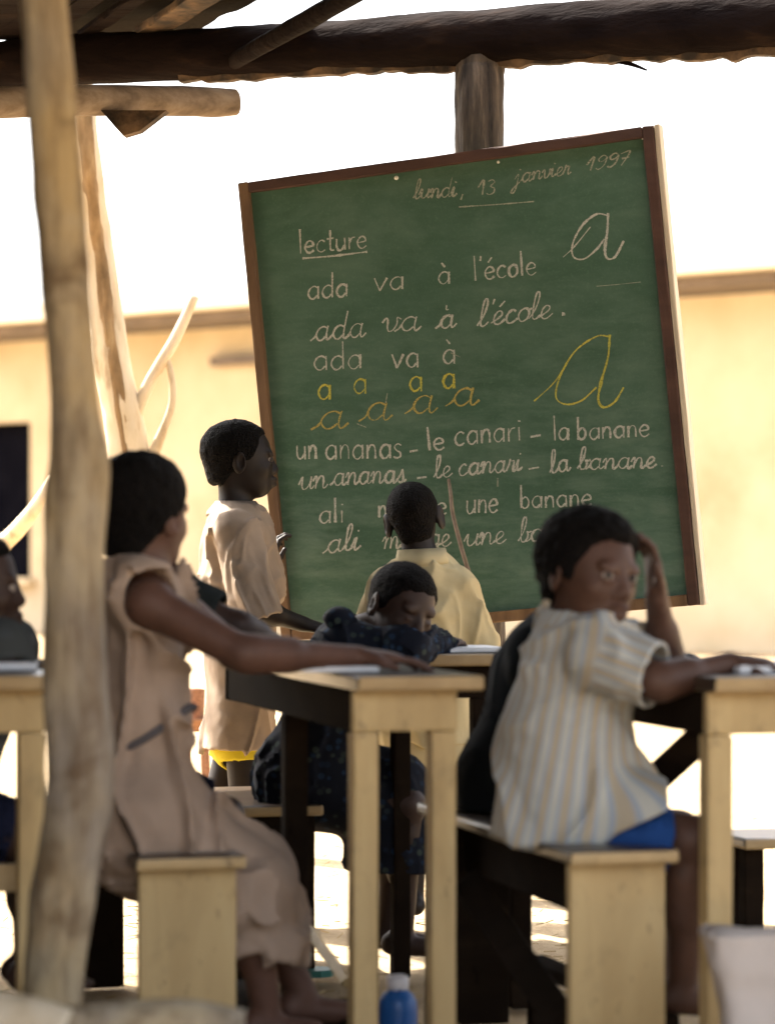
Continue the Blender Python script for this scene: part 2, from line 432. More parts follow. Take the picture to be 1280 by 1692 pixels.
# ------------------------------------------------------------------ ground
def ground():
    xs = np.unique(np.concatenate([np.linspace(-400, -6, 14), np.linspace(-6, 6, 121), np.linspace(6, 400, 14)]))
    ys = np.unique(np.concatenate([np.linspace(-300, 3, 14), np.linspace(3, 15, 121), np.linspace(15, 900, 20)]))
    X, Y = np.meshgrid(xs, ys)
    P = np.stack([X, Y, X * 0], -1)
    nz = vnoise(P, 1.1, 1) * 0.5 + vnoise(P, 3.0, 2) * 0.3 + vnoise(P, 7.0, 4) * 0.2
    w = np.exp(-((X / 5) ** 2) - (((Y - 8.5) / 5) ** 2))
    P[..., 2] = nz * 0.022 * w - 0.012 * w
    nx = len(xs); V = P.reshape(-1, 3); F = []
    for j in range(len(ys) - 1):
        for i in range(nx - 1): F.append((j * nx + i, j * nx + i + 1, (j + 1) * nx + i + 1, (j + 1) * nx + i))
    tag(link_mesh('ground', V, F, M['ground']), kind='structure')
    rr = random.Random(5); V = []; F = []
    for _ in range(2600):
        x, y = rr.uniform(-1.6, 1.9), rr.uniform(5.2, 10.5)
        a = rr.uniform(0, math.pi); l = rr.uniform(0.012, 0.045); w = rr.uniform(0.0008, 0.002); t = rr.uniform(-0.15, 0.25)
        d = A3(math.cos(a), math.sin(a), t); n = A3(-d[1], d[0], 0) * w
        p = A3(x, y, 0.004 + abs(t) * l * 0.5); i = len(V)
        V += [p - d * l / 2 - n, p - d * l / 2 + n, p + d * l / 2 + n, p + d * l / 2 - n, p + A3(0, 0, w * 1.5) - d * l / 2, p + A3(0, 0, w * 1.5) + d * l / 2]
        F += [(i, i + 3, i + 5, i + 4), (i + 1, i + 4, i + 5, i + 2)]
    tag(link_mesh('straw_litter', V, F, M['straw'], smooth=False), 'dry straw bits scattered over the dusty ground', 'straw', kind='stuff')
ground()

# ------------------------------------------------------------------ building behind
def building():
    pr, pl = J(1300, 900, 26.0), J(-120, 900, 33.5)
    pr[2] = pl[2] = 0
    d = unit(pr - pl); nrm = unit(A3(d[1], -d[0], 0))          # nrm points to the yard
    if nrm[1] > 0: nrm = -nrm
    up = A3(0, 0, 1)
    t = thing('school_building', (pl + pr) / 2, 'long low ochre plastered building with a flat pale roof behind the chalkboard', 'building')
    L = 46.0; c0 = (pl + pr) / 2 - d * 2
    H = 3.32
    # window opening at the far left
    o = J(20, 800, 33.0); s0 = float(np.dot(o - c0, d))
    w0, w1, z0, z1 = s0 - 1.4, s0 + 0.62, 0.62, 2.40
    bm = bmesh.new()
    th = 0.3; back = -nrm * th / 2
    def blk(a, b, za, zb): board_bm(bm, c0 + d * (a + b) / 2 + up * (za + zb) / 2 + back, d, -nrm, up, b - a, th, zb - za, bev=0)
    blk(-L / 2, w0, 0, H); blk(w1, L / 2, 0, H); blk(w0, w1, 0, z0); blk(w0, w1, z1, H)
    link_bm('wall', bm, M['wall_plaster'], t)
    bm = bmesh.new()
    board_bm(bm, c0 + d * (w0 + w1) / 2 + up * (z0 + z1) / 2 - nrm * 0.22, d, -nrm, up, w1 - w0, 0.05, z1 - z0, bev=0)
    wn_ = link_bm('window_shutter', bm, M['dark_room'], t)  # near-black sheet standing for the unlit room inside
    bm = bmesh.new()
    board_bm(bm, c0 + d * (w0 + w1) / 2 + up * (z0 - 0.04) + nrm * 0.05, d, -nrm, up, w1 - w0 + 0.2, 0.16, 0.08, bev=0.01)
    link_bm('window_sill', bm, M['wall_plaster'], t)
    bm = bmesh.new()
    board_bm(bm, c0 + up * (H + 0.22) + nrm * 0.25, d, -nrm, up, L + 0.8, 1.4, 0.20, bev=0.02)
    link_bm('roof', bm, M['roof_sheet'], t)
    bm = bmesh.new()
    board_bm(bm, c0 + up * (H + 0.066) + nrm * 0.30, d, -nrm, up, L + 0.4, 0.9, 0.10, bev=0.0)
    link_bm('fascia', bm, M['fascia_dark'], t)  # dark strip standing for the shadow under the eave
    bm = bmesh.new()
    a = J(285, 560, 30); sa = float(np.dot(a - c0, d)); b = J(470, 560, 30); sb = float(np.dot(b - c0, d))
    board_bm(bm, c0 + d * (sa + sb) / 2 + up * (H - 0.36) + nrm * 0.06, d, -nrm, up, sb - sa, 0.12, 0.10, bev=0.01)
    link_bm('lintel', bm, M['fascia_dark'], t)  # second dark strip, a painted shadow line lower on the wall
building()

# ------------------------------------------------------------------ shelter
BD = unit(A3(math.cos(R_(15)), -math.sin(R_(15)), 0))
def beam_pt(px, py):                                            # the beam lies in one vertical plane through the post top
    p0 = J(790, 60, 8.12); r = J(px, py, 1.0) - A3(0, 0, EYE)
    n = A3(-BD[1], BD[0], 0)
    k = np.dot(p0 - A3(0, 0, EYE), n) / np.dot(r, n)
    return A3(0, 0, EYE) + r * k
Z_ = A3(0, 0, 1)
def shelter():
    t = thing('open_shelter', (0.2, 8.1, 0), 'dark log beam with post and rafters of an open thatched shelter over the chalkboard', 'shelter')
    pts = [(-260, 128), (-60, 112), (130, 98), (400, 86), (640, 72), (790, 63), (960, 52), (1150, 46), (1330, 34), (1600, 20)]
    rad = [.074, .074, .073, .074, .077, .080, .082, .083, .085, .085]
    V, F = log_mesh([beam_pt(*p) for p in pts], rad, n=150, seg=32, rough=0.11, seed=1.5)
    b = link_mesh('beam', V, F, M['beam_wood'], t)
    # ragged bark strip under the beam, coloured lighter to stand for bounce light
    Vs = []; Fs = []; rr = random.Random(3)
    p0, p1 = beam_pt(300, 90), beam_pt(1290, 38); n = 150
    for i in range(n):
        u = i / (n - 1); c = p0 * (1 - u) + p1 * u
        py = np.interp(640 + FPX * c[0] / c[1], [p[0] for p in pts], [p[1] for p in pts])
        c[2] = EYE - (py - HY) / FPX * c[1]
        dz = -0.070 - 0.012 * u + 0.006 * float(vnoise(A3(u * 40, 0, 0), 1.0, 3)); w = 0.030 + 0.010 * float(vnoise(A3(u * 25, 5, 0), 1.0, 6))
        e = 0.010 + 0.010 * abs(float(vnoise(A3(u * 60, 9, 0), 1.0, 8)))
        nb = A3(-BD[1], BD[0], 0)
        Vs += [c - nb * w + A3(0, 0, dz + 0.012), c - nb * w * 0.6 + A3(0, 0, dz - e), c + nb * w * 0.6 + A3(0, 0, dz - e), c + nb * w + A3(0, 0, dz + 0.012)]
    for i in range(n - 1):
        for k in range(4): Fs.append((4 * i + k, 4 * i + (k + 1) % 4, 4 * i + 4 + (k + 1) % 4, 4 * i + 4 + k))
    Fs += [(3, 2, 1, 0), (4 * n - 4, 4 * n - 3, 4 * n - 2, 4 * n - 1)]
    link_mesh('bark_strip', Vs, Fs, M['rafter_wood'], b, smooth=False)
    V, F = log_mesh([beam_pt(1018, 100), beam_pt(1045, 107), beam_pt(1068, 116)], [.008, .006, .003], n=10, seg=8, seed=2)
    link_mesh('splinter', V, F, M['beam_wood'], b)
    # post behind the board
    a = J(792, 95, 8.14); a2 = J(790, 250, 8.12); base = A3(a2[0] - 0.01, 8.12, -0.25)
    V, F = log_mesh([base, A3(a2[0], 8.12, 0.8), a2, a], [.078, .074, .070, .070], n=130, seg=36, rough=0.14, seed=4.2)
    link_mesh('post', V, F, M['post_wood'], t)
    # more posts of the same shelter, at its other corners
    for x, y in ((-2.75, 9.0), (2.95, 7.3), (2.8, 3.9)):
        V, F = log_mesh([A3(x, y, -0.2), A3(x + 0.03, y, 1.2), A3(x, y, 2.42)], [.075, .07, .068], n=40, seg=20, rough=0.12, seed=x)
        link_mesh('post', V, F, M['post_wood'], t)
    # cross log under the beam at the left with its broken wedge
    V, F = log_mesh([J(-60, 172, 7.55), J(120, 166, 7.72), J(260, 166, 7.9), J(350, 170, 8.02), J(388, 170, 8.06)], [.041, .043, .042, .042, .038], n=70, seg=28, rough=0.10, seed=6)
    cl = link_mesh('cross_log', V, F, M['grey_wood'], t)
    bm = bmesh.new()
    ps = [J(168, 184, 7.76), J(276, 184, 7.76), J(232, 218, 7.77), J(205, 226, 7.77), J(192, 212, 7.76)]
    q = [bm.verts.new(p - A3(0, 0.02, 0)) for p in ps] + [bm.verts.new(p + A3(0.004, 0.03, 0)) for p in ps]
    bm.faces.new(q[:5]); bm.faces.new(q[5:][::-1])
    for i in range(5): bm.faces.new((q[i], q[5 + i], q[5 + (i + 1) % 5], q[(i + 1) % 5]))
    link_bm('broken_wedge', bm, M['rafter_wood'], cl)
    # rafters running from the beam over the class
    RD = unit(A3(0.40, -0.915, 0.045))
    L = 5.2
    p = beam_pt(395, 103) - A3(0, 0.06, 0)
    V, F = log_mesh([p - RD * 0.02, p + RD * L * 0.5 + A3(0.02, 0, 0.0), p + RD * L], [.026, .027, .026], n=60, seg=14, rough=0.16, seed=0.4)
    link_mesh('rafter', V, F, M['beam_wood'], t)
    RS = unit(np.cross(RD, Z_)); RU = np.cross(RS, RD)
    for i, ((px, py), w, th, m) in enumerate((((140, 62), .05, .02, 'beam_wood'), ((246, 58), .085, .024, 'rafter_wood'), ((475, 58), .06, .022, 'rafter_wood'), ((60, 66), .07, .022, 'beam_wood'), ((14, 66), .12, .022, 'beam_wood'), ((-60, 70), .12, .022, 'beam_wood'))):
        p = beam_pt(px, py) + A3(0, 0, 0.01)
        bm = bmesh.new(); board_bm(bm, p + RD * L / 2, RS, RD, RU, w, L, th, bev=0.004, cuts=70, jit=0.003, seed=i)
        link_bm('rafter', bm, M[m], t)
    for k in range(6):
        p = beam_pt(790, 0) + BD * (-2.6 + (k if k < 2 else k + 1.6) * 0.62)
        p = p + RD * (0.0 if k < 2 else 0.9) + A3(0, 0, 0.0)
        p[2] = 2.56
        V, F = log_mesh([p, p + RD * 2.0, p + RD * (5.2 if k < 2 else 4.2)], [.035] * 3, n=40, seg=12, rough=0.10, seed=20 + k)
        link_mesh('rafter', V, F, M['beam_wood'], t)
    # thatch deck: a thick ragged layer on the rafters; its far edge follows the beam at the left, then the third rafter
    a = beam_pt(410, 0); e = a + RD * 0.93
    poly = [A3(-3.1, 7.75, 0), A3(-1.2, 7.78, 0), beam_pt(790, 0) + BD * -1.40, beam_pt(790, 0) + BD * -1.36 + A3(-BD[1], BD[0], 0) * .4, a + RD * -.42 + A3(-.03, 0, 0), e + A3(-0.03, 0, 0), A3(1.2, 7.05, 0), A3(3.2, 6.8, 0), A3(3.2, 2.6, 0), A3(0, 2.5, 0), A3(-3.1, 2.7, 0)]
    P2 = [A3(p[0], p[1], 0) for p in poly]
    ring = []
    for i in range(len(P2)):
        u, v = P2[i], P2[(i + 1) % len(P2)]; m = max(2, int(np.linalg.norm(v - u) / 0.06))
        for k in range(m):
            w = u + (v - u) * k / m
            w = w + 0.03 * A3(float(vnoise(w, 9, 3)), float(vnoise(w, 9, 5)), 0)
            ring.append(w)
    bm = bmesh.new()
    lo = [bm.verts.new(p + A3(0, 0, 2.565 + 0.012 * float(vnoise(p, 6, 2)))) for p in ring]
    hi = [bm.verts.new(p + A3(0, 0, 2.72 + 0.02 * float(vnoise(p, 6, 7)))) for p in ring]
    n = len(ring)
    for i in range(n): bm.faces.new((lo[i], lo[(i + 1) % n], hi[(i + 1) % n], hi[i]))
    bm.faces.new(lo[::-1]); bm.faces.new(hi)
    bmesh.ops.triangulate(bm, faces=[f for f in bm.faces if len(f.verts) > 4])
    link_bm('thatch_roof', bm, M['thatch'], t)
shelter()
def add_shade_wall():
    # unseen woven wall, added to darken the surfaces that face left
    V = []; F = []; n, m = 90, 50
    a, b = A3(-1.55, 2.4, 0), A3(-1.75, 7.5, 0); d = b - a; nn = unit(A3(d[1], -d[0], 0))
    for side in (0, 1):
        for j in range(m):
            for i in range(n):
                p = a + d * i / (n - 1) + A3(0, 0, 2.5 * j / (m - 1))
                V.append(p + nn * ((0.012 if side else -0.012) + 0.008 * math.sin(i * 1.3 + (j % 2) * math.pi) + 0.02 * float(vnoise(p, 2, 3))))
    k = n * m
    for j in range(m - 1):
        for i in range(n - 1):
            q = (j * n + i, j * n + i + 1, (j + 1) * n + i + 1, (j + 1) * n + i)
            F.append(q); F.append(tuple(k + x for x in q[::-1]))
    e = [i for i in range(n)] + [j * n + n - 1 for j in range(1, m)] + [(m - 1) * n + i for i in range(n - 2, -1, -1)] + [j * n for j in range(m - 2, 0, -1)]
    for x, y in zip(e, e[1:] + e[:1]): F.append((x, k + x, k + y, y))
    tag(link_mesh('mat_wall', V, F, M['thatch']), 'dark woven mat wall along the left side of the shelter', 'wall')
add_shade_wall()

# ------------------------------------------------------------------ poles
def poles():
    pts = [(55, -160), (72, 0), (83, 130), (95, 300), (112, 500), (122, 650), (133, 760), (128, 830), (124, 920), (124, 1040), (128, 1150), (135, 1250), (130, 1335), (112, 1420), (100, 1500), (90, 1600), (80, 1700), (74, 1960)]
    wid = [40, 39, 41, 41, 38, 38, 50, 54, 50, 50, 52, 56, 55, 53, 55, 51, 50, 52]
    Yp = 4.6
    path = [J(x, y, Yp) for x, y in pts][::-1]; rad = [w / FPX * Yp for w in wid][::-1]
    V, F = log_mesh(path, rad, n=190, seg=44, rough=0.17, grain=0.8, seed=9)
    o = tag(link_mesh('wooden_pole', V, F, M['pole_wood']), 'tall crooked barkless tree-trunk pole standing nearest the camera at the left', 'pole')
    Yt = 9.6
    t = thing('forked_post', J(236, 900, Yt) * A3(1, 1, 0), 'pale sunlit forked wooden post leaning behind the seated girl', 'post')
    V, F = log_mesh([J(128, 120, Yt - .1), J(140, 250, Yt - .1), J(160, 420, Yt), J(186, 600, Yt), J(212, 740, Yt), J(228, 1000, Yt), J(236, 1400, Yt)], [.046, .052, .056, .060, .066, .072, .08], n=110, seg=28, rough=0.18, seed=12)
    tr = link_mesh('trunk', V, F, M['dry_wood'], t)
    V, F = log_mesh([J(134, 120, Yt - .14), J(143, 250, Yt - .14), J(164, 420, Yt - .045), J(188, 600, Yt - .047), J(208, 740, Yt - .048), J(218, 860, Yt - .05)], [.020, .026, .022, .026, .018, .01], n=110, seg=20, rough=0.5, seed=18)
    link_mesh('bark_strip', V, F, M['brown_bark'], tr)  # brown strip painting the darker front between the sunlit rims
    V, F = log_mesh([J(222, 690, Yt), J(250, 628, Yt), J(290, 560, Yt), J(322, 490, Yt)], [.024, .020, .019, .015], n=40, seg=14, rough=0.12, seed=13)
    link_mesh('branch', V, F, M['dry_wood'], t)
    V, F = log_mesh([J(240, 780, Yt), J(262, 730, Yt), J(284, 670, Yt), J(283, 620, Yt), J(274, 585, Yt)], [.022, .018, .013, .011, .008], n=40, seg=14, rough=0.12, seed=14)
    link_mesh('branch', V, F, M['dry_wood'], t)
    V, F = log_mesh([J(-60, 942, 10.5), J(10, 893, 10.5), J(50, 850, 10.4), J(90, 790, 10.4)], [.036, .033, .028, .02], n=40, seg=14, rough=0.15, seed=15)
    tag(link_mesh('fallen_branch', V, F, M['dry_wood']), 'bright sunlit branch slanting across the dark window at the far left', 'branch')
poles()

# ------------------------------------------------------------------ chalkboard
BC = A3(0.20759, 7.85065, 1.42937); BW, BH = 1.20, 1.30088
def _rot(yaw, lean, roll):
    return np.array(Matrix.Rotation(yaw, 3, 'Z') @ Matrix.Rotation(lean, 3, 'X') @ Matrix.Rotation(roll, 3, 'Y'))
BR = _rot(-0.306712, 0.022899, -0.092781)
BX, BN, BZ = BR[:, 0], BR[:, 1], BR[:, 2]                       # right, away, up
def bpt(px, py, off=0.0, depth=0.018):
    """board-plane point behind photo pixel; returns board coordinates (u, v)"""
    o = A3(0, 0, EYE); r = J(px, py, 1.0) - o; c = BC + BN * depth
    k = np.dot(c - o, BN) / np.dot(r, BN)
    q = o + r * k - c
    return np.dot(q, BX), np.dot(q, BZ)
def bw(u, v, off): return BC + BX * u + BZ * v + BN * off

# letters as strokes on a grid with x-height 1 and the baseline at 0
bowl = [(.74, .86), (.48, 1.0), (.2, .84), (.06, .45), (.22, .08), (.46, .02), (.7, .28)]
PR = {
 'a': (.85, [bowl, [(.76, 1.0), (.78, 0)]]), 'd': (.85, [bowl, [(.74, 2.0), (.78, 0)]]),
 'l': (.3, [[(.08, 2.05), (.16, 0)]]), 'e': (.8, [[(.08, .5), (.42, .53), (.72, .62), (.62, .92), (.36, 1.0), (.1, .72), (.06, .4), (.24, .06), (.5, .0), (.78, .2)]]),
 'c': (.72, [[(.7, .84), (.45, 1.0), (.16, .8), (.05, .42), (.2, .08), (.48, 0), (.72, .16)]]),
 't': (.6, [[(.28, 1.75), (.3, .3), (.42, .03), (.62, .06)], [(.02, 1.04), (.58, 1.1)]]),
 'u': (.82, [[(.05, 1), (.07, .35), (.24, .02), (.5, .08), (.7, .42)], [(.72, 1), (.76, 0)]]),
 'r': (.6, [[(.1, 1), (.13, 0)], [(.13, .55), (.3, .92), (.58, 1.0)]]), 'v': (.8, [[(.02, 1), (.36, 0.0)], [(.36, 0.0), (.78, 1.0)]]),
 'o': (.78, [[(.42, 1), (.14, .8), (.05, .45), (.2, .06), (.42, 0), (.66, .2), (.72, .58), (.58, .93), (.4, 1.0)]]),
 'n': (.8, [[(.1, 1), (.12, 0)], [(.12, .55), (.32, .95), (.56, .95), (.68, .65), (.7, 0)]]),
 'm': (1.2, [[(.1, 1), (.12, 0)], [(.12, .55), (.3, .95), (.48, .95), (.58, .6), (.6, 0)], [(.6, .55), (.78, .95), (.96, .95), (1.06, .6), (1.08, 0)]]),
 's': (.65, [[(.62, .9), (.36, 1.02), (.12, .82), (.26, .56), (.52, .4), (.56, .14), (.3, 0), (.05, .1)]]),
 'i': (.3, [[(.12, 1), (.16, 0)], [(.13, 1.42), (.15, 1.52)]]), 'b': (.8, [[(.1, 2.0), (.14, 0)], [(.14, .25), (.38, 0), (.66, .2), (.7, .66), (.46, 1.0), (.16, .75)]]),
 'g': (.85, [bowl, [(.76, 1.0), (.78, -.5), (.5, -.95), (.15, -.75)]]), "'": (.25, [[(.14, 2.0), (.08, 1.6)]]), '.': (.3, [[(.08, .1), (.16, .14)]]), ',': (.3, [[(.16, .2), (.04, -.4)]]), ' ': (.6, []),
}
exit_ = lambda x: [(x, .5), (x + .02, .12), (x + .14, .0), (x + .34, .22)]
ent = [(-.28, .02), (-.05, .22), (.06, .45)]
def curs(strokes, w): return (w, strokes)
CU = {
 'a': (1.12, [ent, bowl, [(.78, 1.0), (.74, .4), (.8, .06), (.92, .02), (1.12, .28)]]),
 'd': (1.12, [ent, bowl, [(.84, 2.0), (.76, .8), (.76, .2), (.84, .02), (.96, .04), (1.12, .26)]]),
 'l': (.62, [[(-.1, .1), (.22, .8), (.36, 1.6), (.3, 2.05), (.14, 1.95), (.08, 1.3), (.1, .3), (.22, .02), (.4, .06), (.6, .3)]]),
 'e': (.8, [[(-.1, .15), (.3, .42), (.55, .7), (.48, .96), (.28, .98), (.1, .7), (.08, .3), (.24, .03), (.5, .04), (.8, .34)]]),
 'c': (.8, [[(.62, .84), (.42, 1.0), (.16, .8), (.06, .42), (.2, .06), (.46, .02), (.8, .3)]]),
 't': (.7, [[(-.05, .1), (.2, .8), (.3, 1.6), (.24, .5), (.34, .04), (.5, .06), (.7, .3)], [(.02, 1.04), (.58, 1.1)]]),
 'u': (1.02, [[(-.2, .4), (.06, 1.0), (.06, .35), (.2, .03), (.44, .1), (.68, .5), (.74, 1.0), (.7, .3), (.8, .02), (1.02, .28)]]),
 'r': (.75, [[(-.12, .1), (.08, .7), (.1, 1.12), (.22, .95), (.46, .94), (.42, .4), (.5, .04), (.75, .26)]]),
 'v': (.9, [[(-.1, .7), (.06, 1.0), (.18, .86), (.22, .3), (.34, .03), (.56, .16), (.7, .6), (.66, 1.0), (.9, .86)]]),
 'o': (.85, [[(.42, 1), (.14, .8), (.05, .45), (.2, .06), (.42, 0), (.66, .2), (.72, .58), (.58, .93), (.44, .96), (.66, .84), (.88, .9)]]),
 'n': (1.02, [[(-.15, .6), (.04, 1.0), (.12, .8), (.1, 0), (.16, .5), (.36, .95), (.58, .94), (.66, .6), (.66, .16), (.78, .02), (1.02, .3)]]),
 'm': (1.4, [[(-.15, .6), (.04, 1.0), (.12, .8), (.1, 0), (.16, .5), (.32, .95), (.5, .94), (.56, .5), (.54, 0), (.6, .5), (.76, .95), (.94, .94), (1.02, .6), (1.02, .16), (1.14, .02), (1.4, .3)]]),
 's': (.75, [[(-.1, .1), (.2, .6), (.36, 1.1), (.44, .6), (.5, .25), (.34, .0), (.1, .08)], [(.5, .25), (.56, .06), (.75, .26)]]),
 'i': (.5, [[(-.15, .3), (.08, 1.0), (.06, .3), (.16, .02), (.48, .32)], [(.16, 1.42), (.2, 1.54)]]),
 'b': (.8, [[(-.1, .1), (.22, .8), (.36, 1.6), (.3, 2.05), (.14, 1.95), (.08, 1.3), (.1, .3), (.24, .02), (.48, .1), (.6, .5), (.5, .84), (.62, .78), (.84, .86)]]),
 'g': (1.0, [ent, bowl, [(.78, 1.0), (.74, -.5), (.48, -1.0), (.2, -.8), (.5, -.2), (1.0, .26)]]),
 'j': (.55, [[(-.2, .5), (.12, 1.0), (.1, -.4), (-.1, -1.0), (-.34, -.9), (-.2, -.5), (.2, -.1), (.55, .3)], [(.2, 1.42), (.24, 1.52)]]),
 '1': (.6, [[(-.1, .9), (.3, 1.9), (.3, 0)]]), '9': (.8, [[(.66, 1.6), (.36, 1.9), (.08, 1.5), (.24, 1.05), (.54, 1.2), (.68, 1.6), (.6, .5), (.3, .0), (.05, .2)]]),
 '7': (.8, [[(.02, 1.7), (.66, 1.85), (.3, 0)], [(.2, .95), (.72, 1.0)]]), '3': (.7, [[(.06, 1.75), (.36, 1.95), (.56, 1.6), (.26, 1.1), (.58, .8), (.52, .2), (.2, 0), (.0, .2)]]),
 "'": PR["'"], '.': PR['.'], ',': PR[','], ' ': PR[' '],
}
ACC = {'à': ('a', [(.25, 1.75), (.5, 1.4)]), 'é': ('e', [(.3, 1.35), (.6, 1.75)])}
class Chalk:
    def __init__(s): s.V = []; s.F = []; s.out = []; s.k = 0; s.r = random.Random(11)
    def stroke(s, pts, w=0.0050):
        """pts in board (u, v) metres"""
        P = np.array(pts, float)
        ln = np.sum(np.linalg.norm(np.diff(P, axis=0), axis=1))
        n = max(3, int(ln / 0.0035))
        C = catmull(P, n); T = np.gradient(C, axis=0); T /= np.maximum(np.linalg.norm(T, axis=1), 1e-9)[:, None]
        N = np.stack([-T[:, 1], T[:, 0]], 1)
        b = len(s.V); s.k += 1
        pr = 0.86 + 0.55 * vnoise(np.stack([C[:, 0], C[:, 1], np.full(n, s.k * .37)], 1), 34, 3) + 0.10 * s.r.uniform(-1, 1)
        for i in range(n):
            ww = w * 0.5 * max(.4, pr[i]) * (1 + 0.26 * s.r.uniform(-1, 1)) * (0.92 + 0.25 * abs(N[i][0]))
            off = 0.0176 - 0.0008 - 0.00004 * (s.k % 12) - 0.0000012 * i
            a, c = C[i] + N[i] * ww, C[i] - N[i] * ww
            s.V += [bw(*a, off), bw(*c, off)]
        for i in range(n - 1): s.F.append((b + 2 * i, b + 2 * i + 1, b + 2 * i + 3, b + 2 * i + 2))
    def emit(s, name):
        if s.V: s.out.append((name, s.V, s.F))
        s.V = []; s.F = []
    def px(s, pts, w=0.005, name='chalk_line'):
        s.stroke([bpt(*p) for p in pts], w)
        if name: s.emit(name)
    def word(s, text, x0, y0, x1, y1, xh, cursive=False, slant=0.0, w=0.005):
        """a word with its baseline from pixel (x0, y0) to (x1, y1) and x-height xh pixels"""
        font = CU if cursive else PR
        adv = 0; items = []
        for ch in text:
            acc = None
            if ch in ACC: ch, acc = ACC[ch]
            wd, st = font.get(ch) or PR[ch]
            sx = adv + s.r.uniform(-.02, .02)
            for q in st: items.append([(sx + x, y) for x, y in q])
            if acc: items.append([(sx + x, y) for x, y in acc])
            adv += wd + (0.0 if cursive else 0.16)
        if not cursive: adv -= 0.16
        elif text[-1] not in '.,': adv -= 0.15
        k = (x1 - x0) / adv
        for q in items:
            dy = s.r.uniform(-.03, .03)
            pts = []
            for x, y in q:
                X = x0 + (x + slant * y) * k; Y = y0 + (y1 - y0) * x / adv - (y + dy) * xh
                pts.append(bpt(X, Y))
            s.stroke(pts, w)
        s.emit('chalk_word')

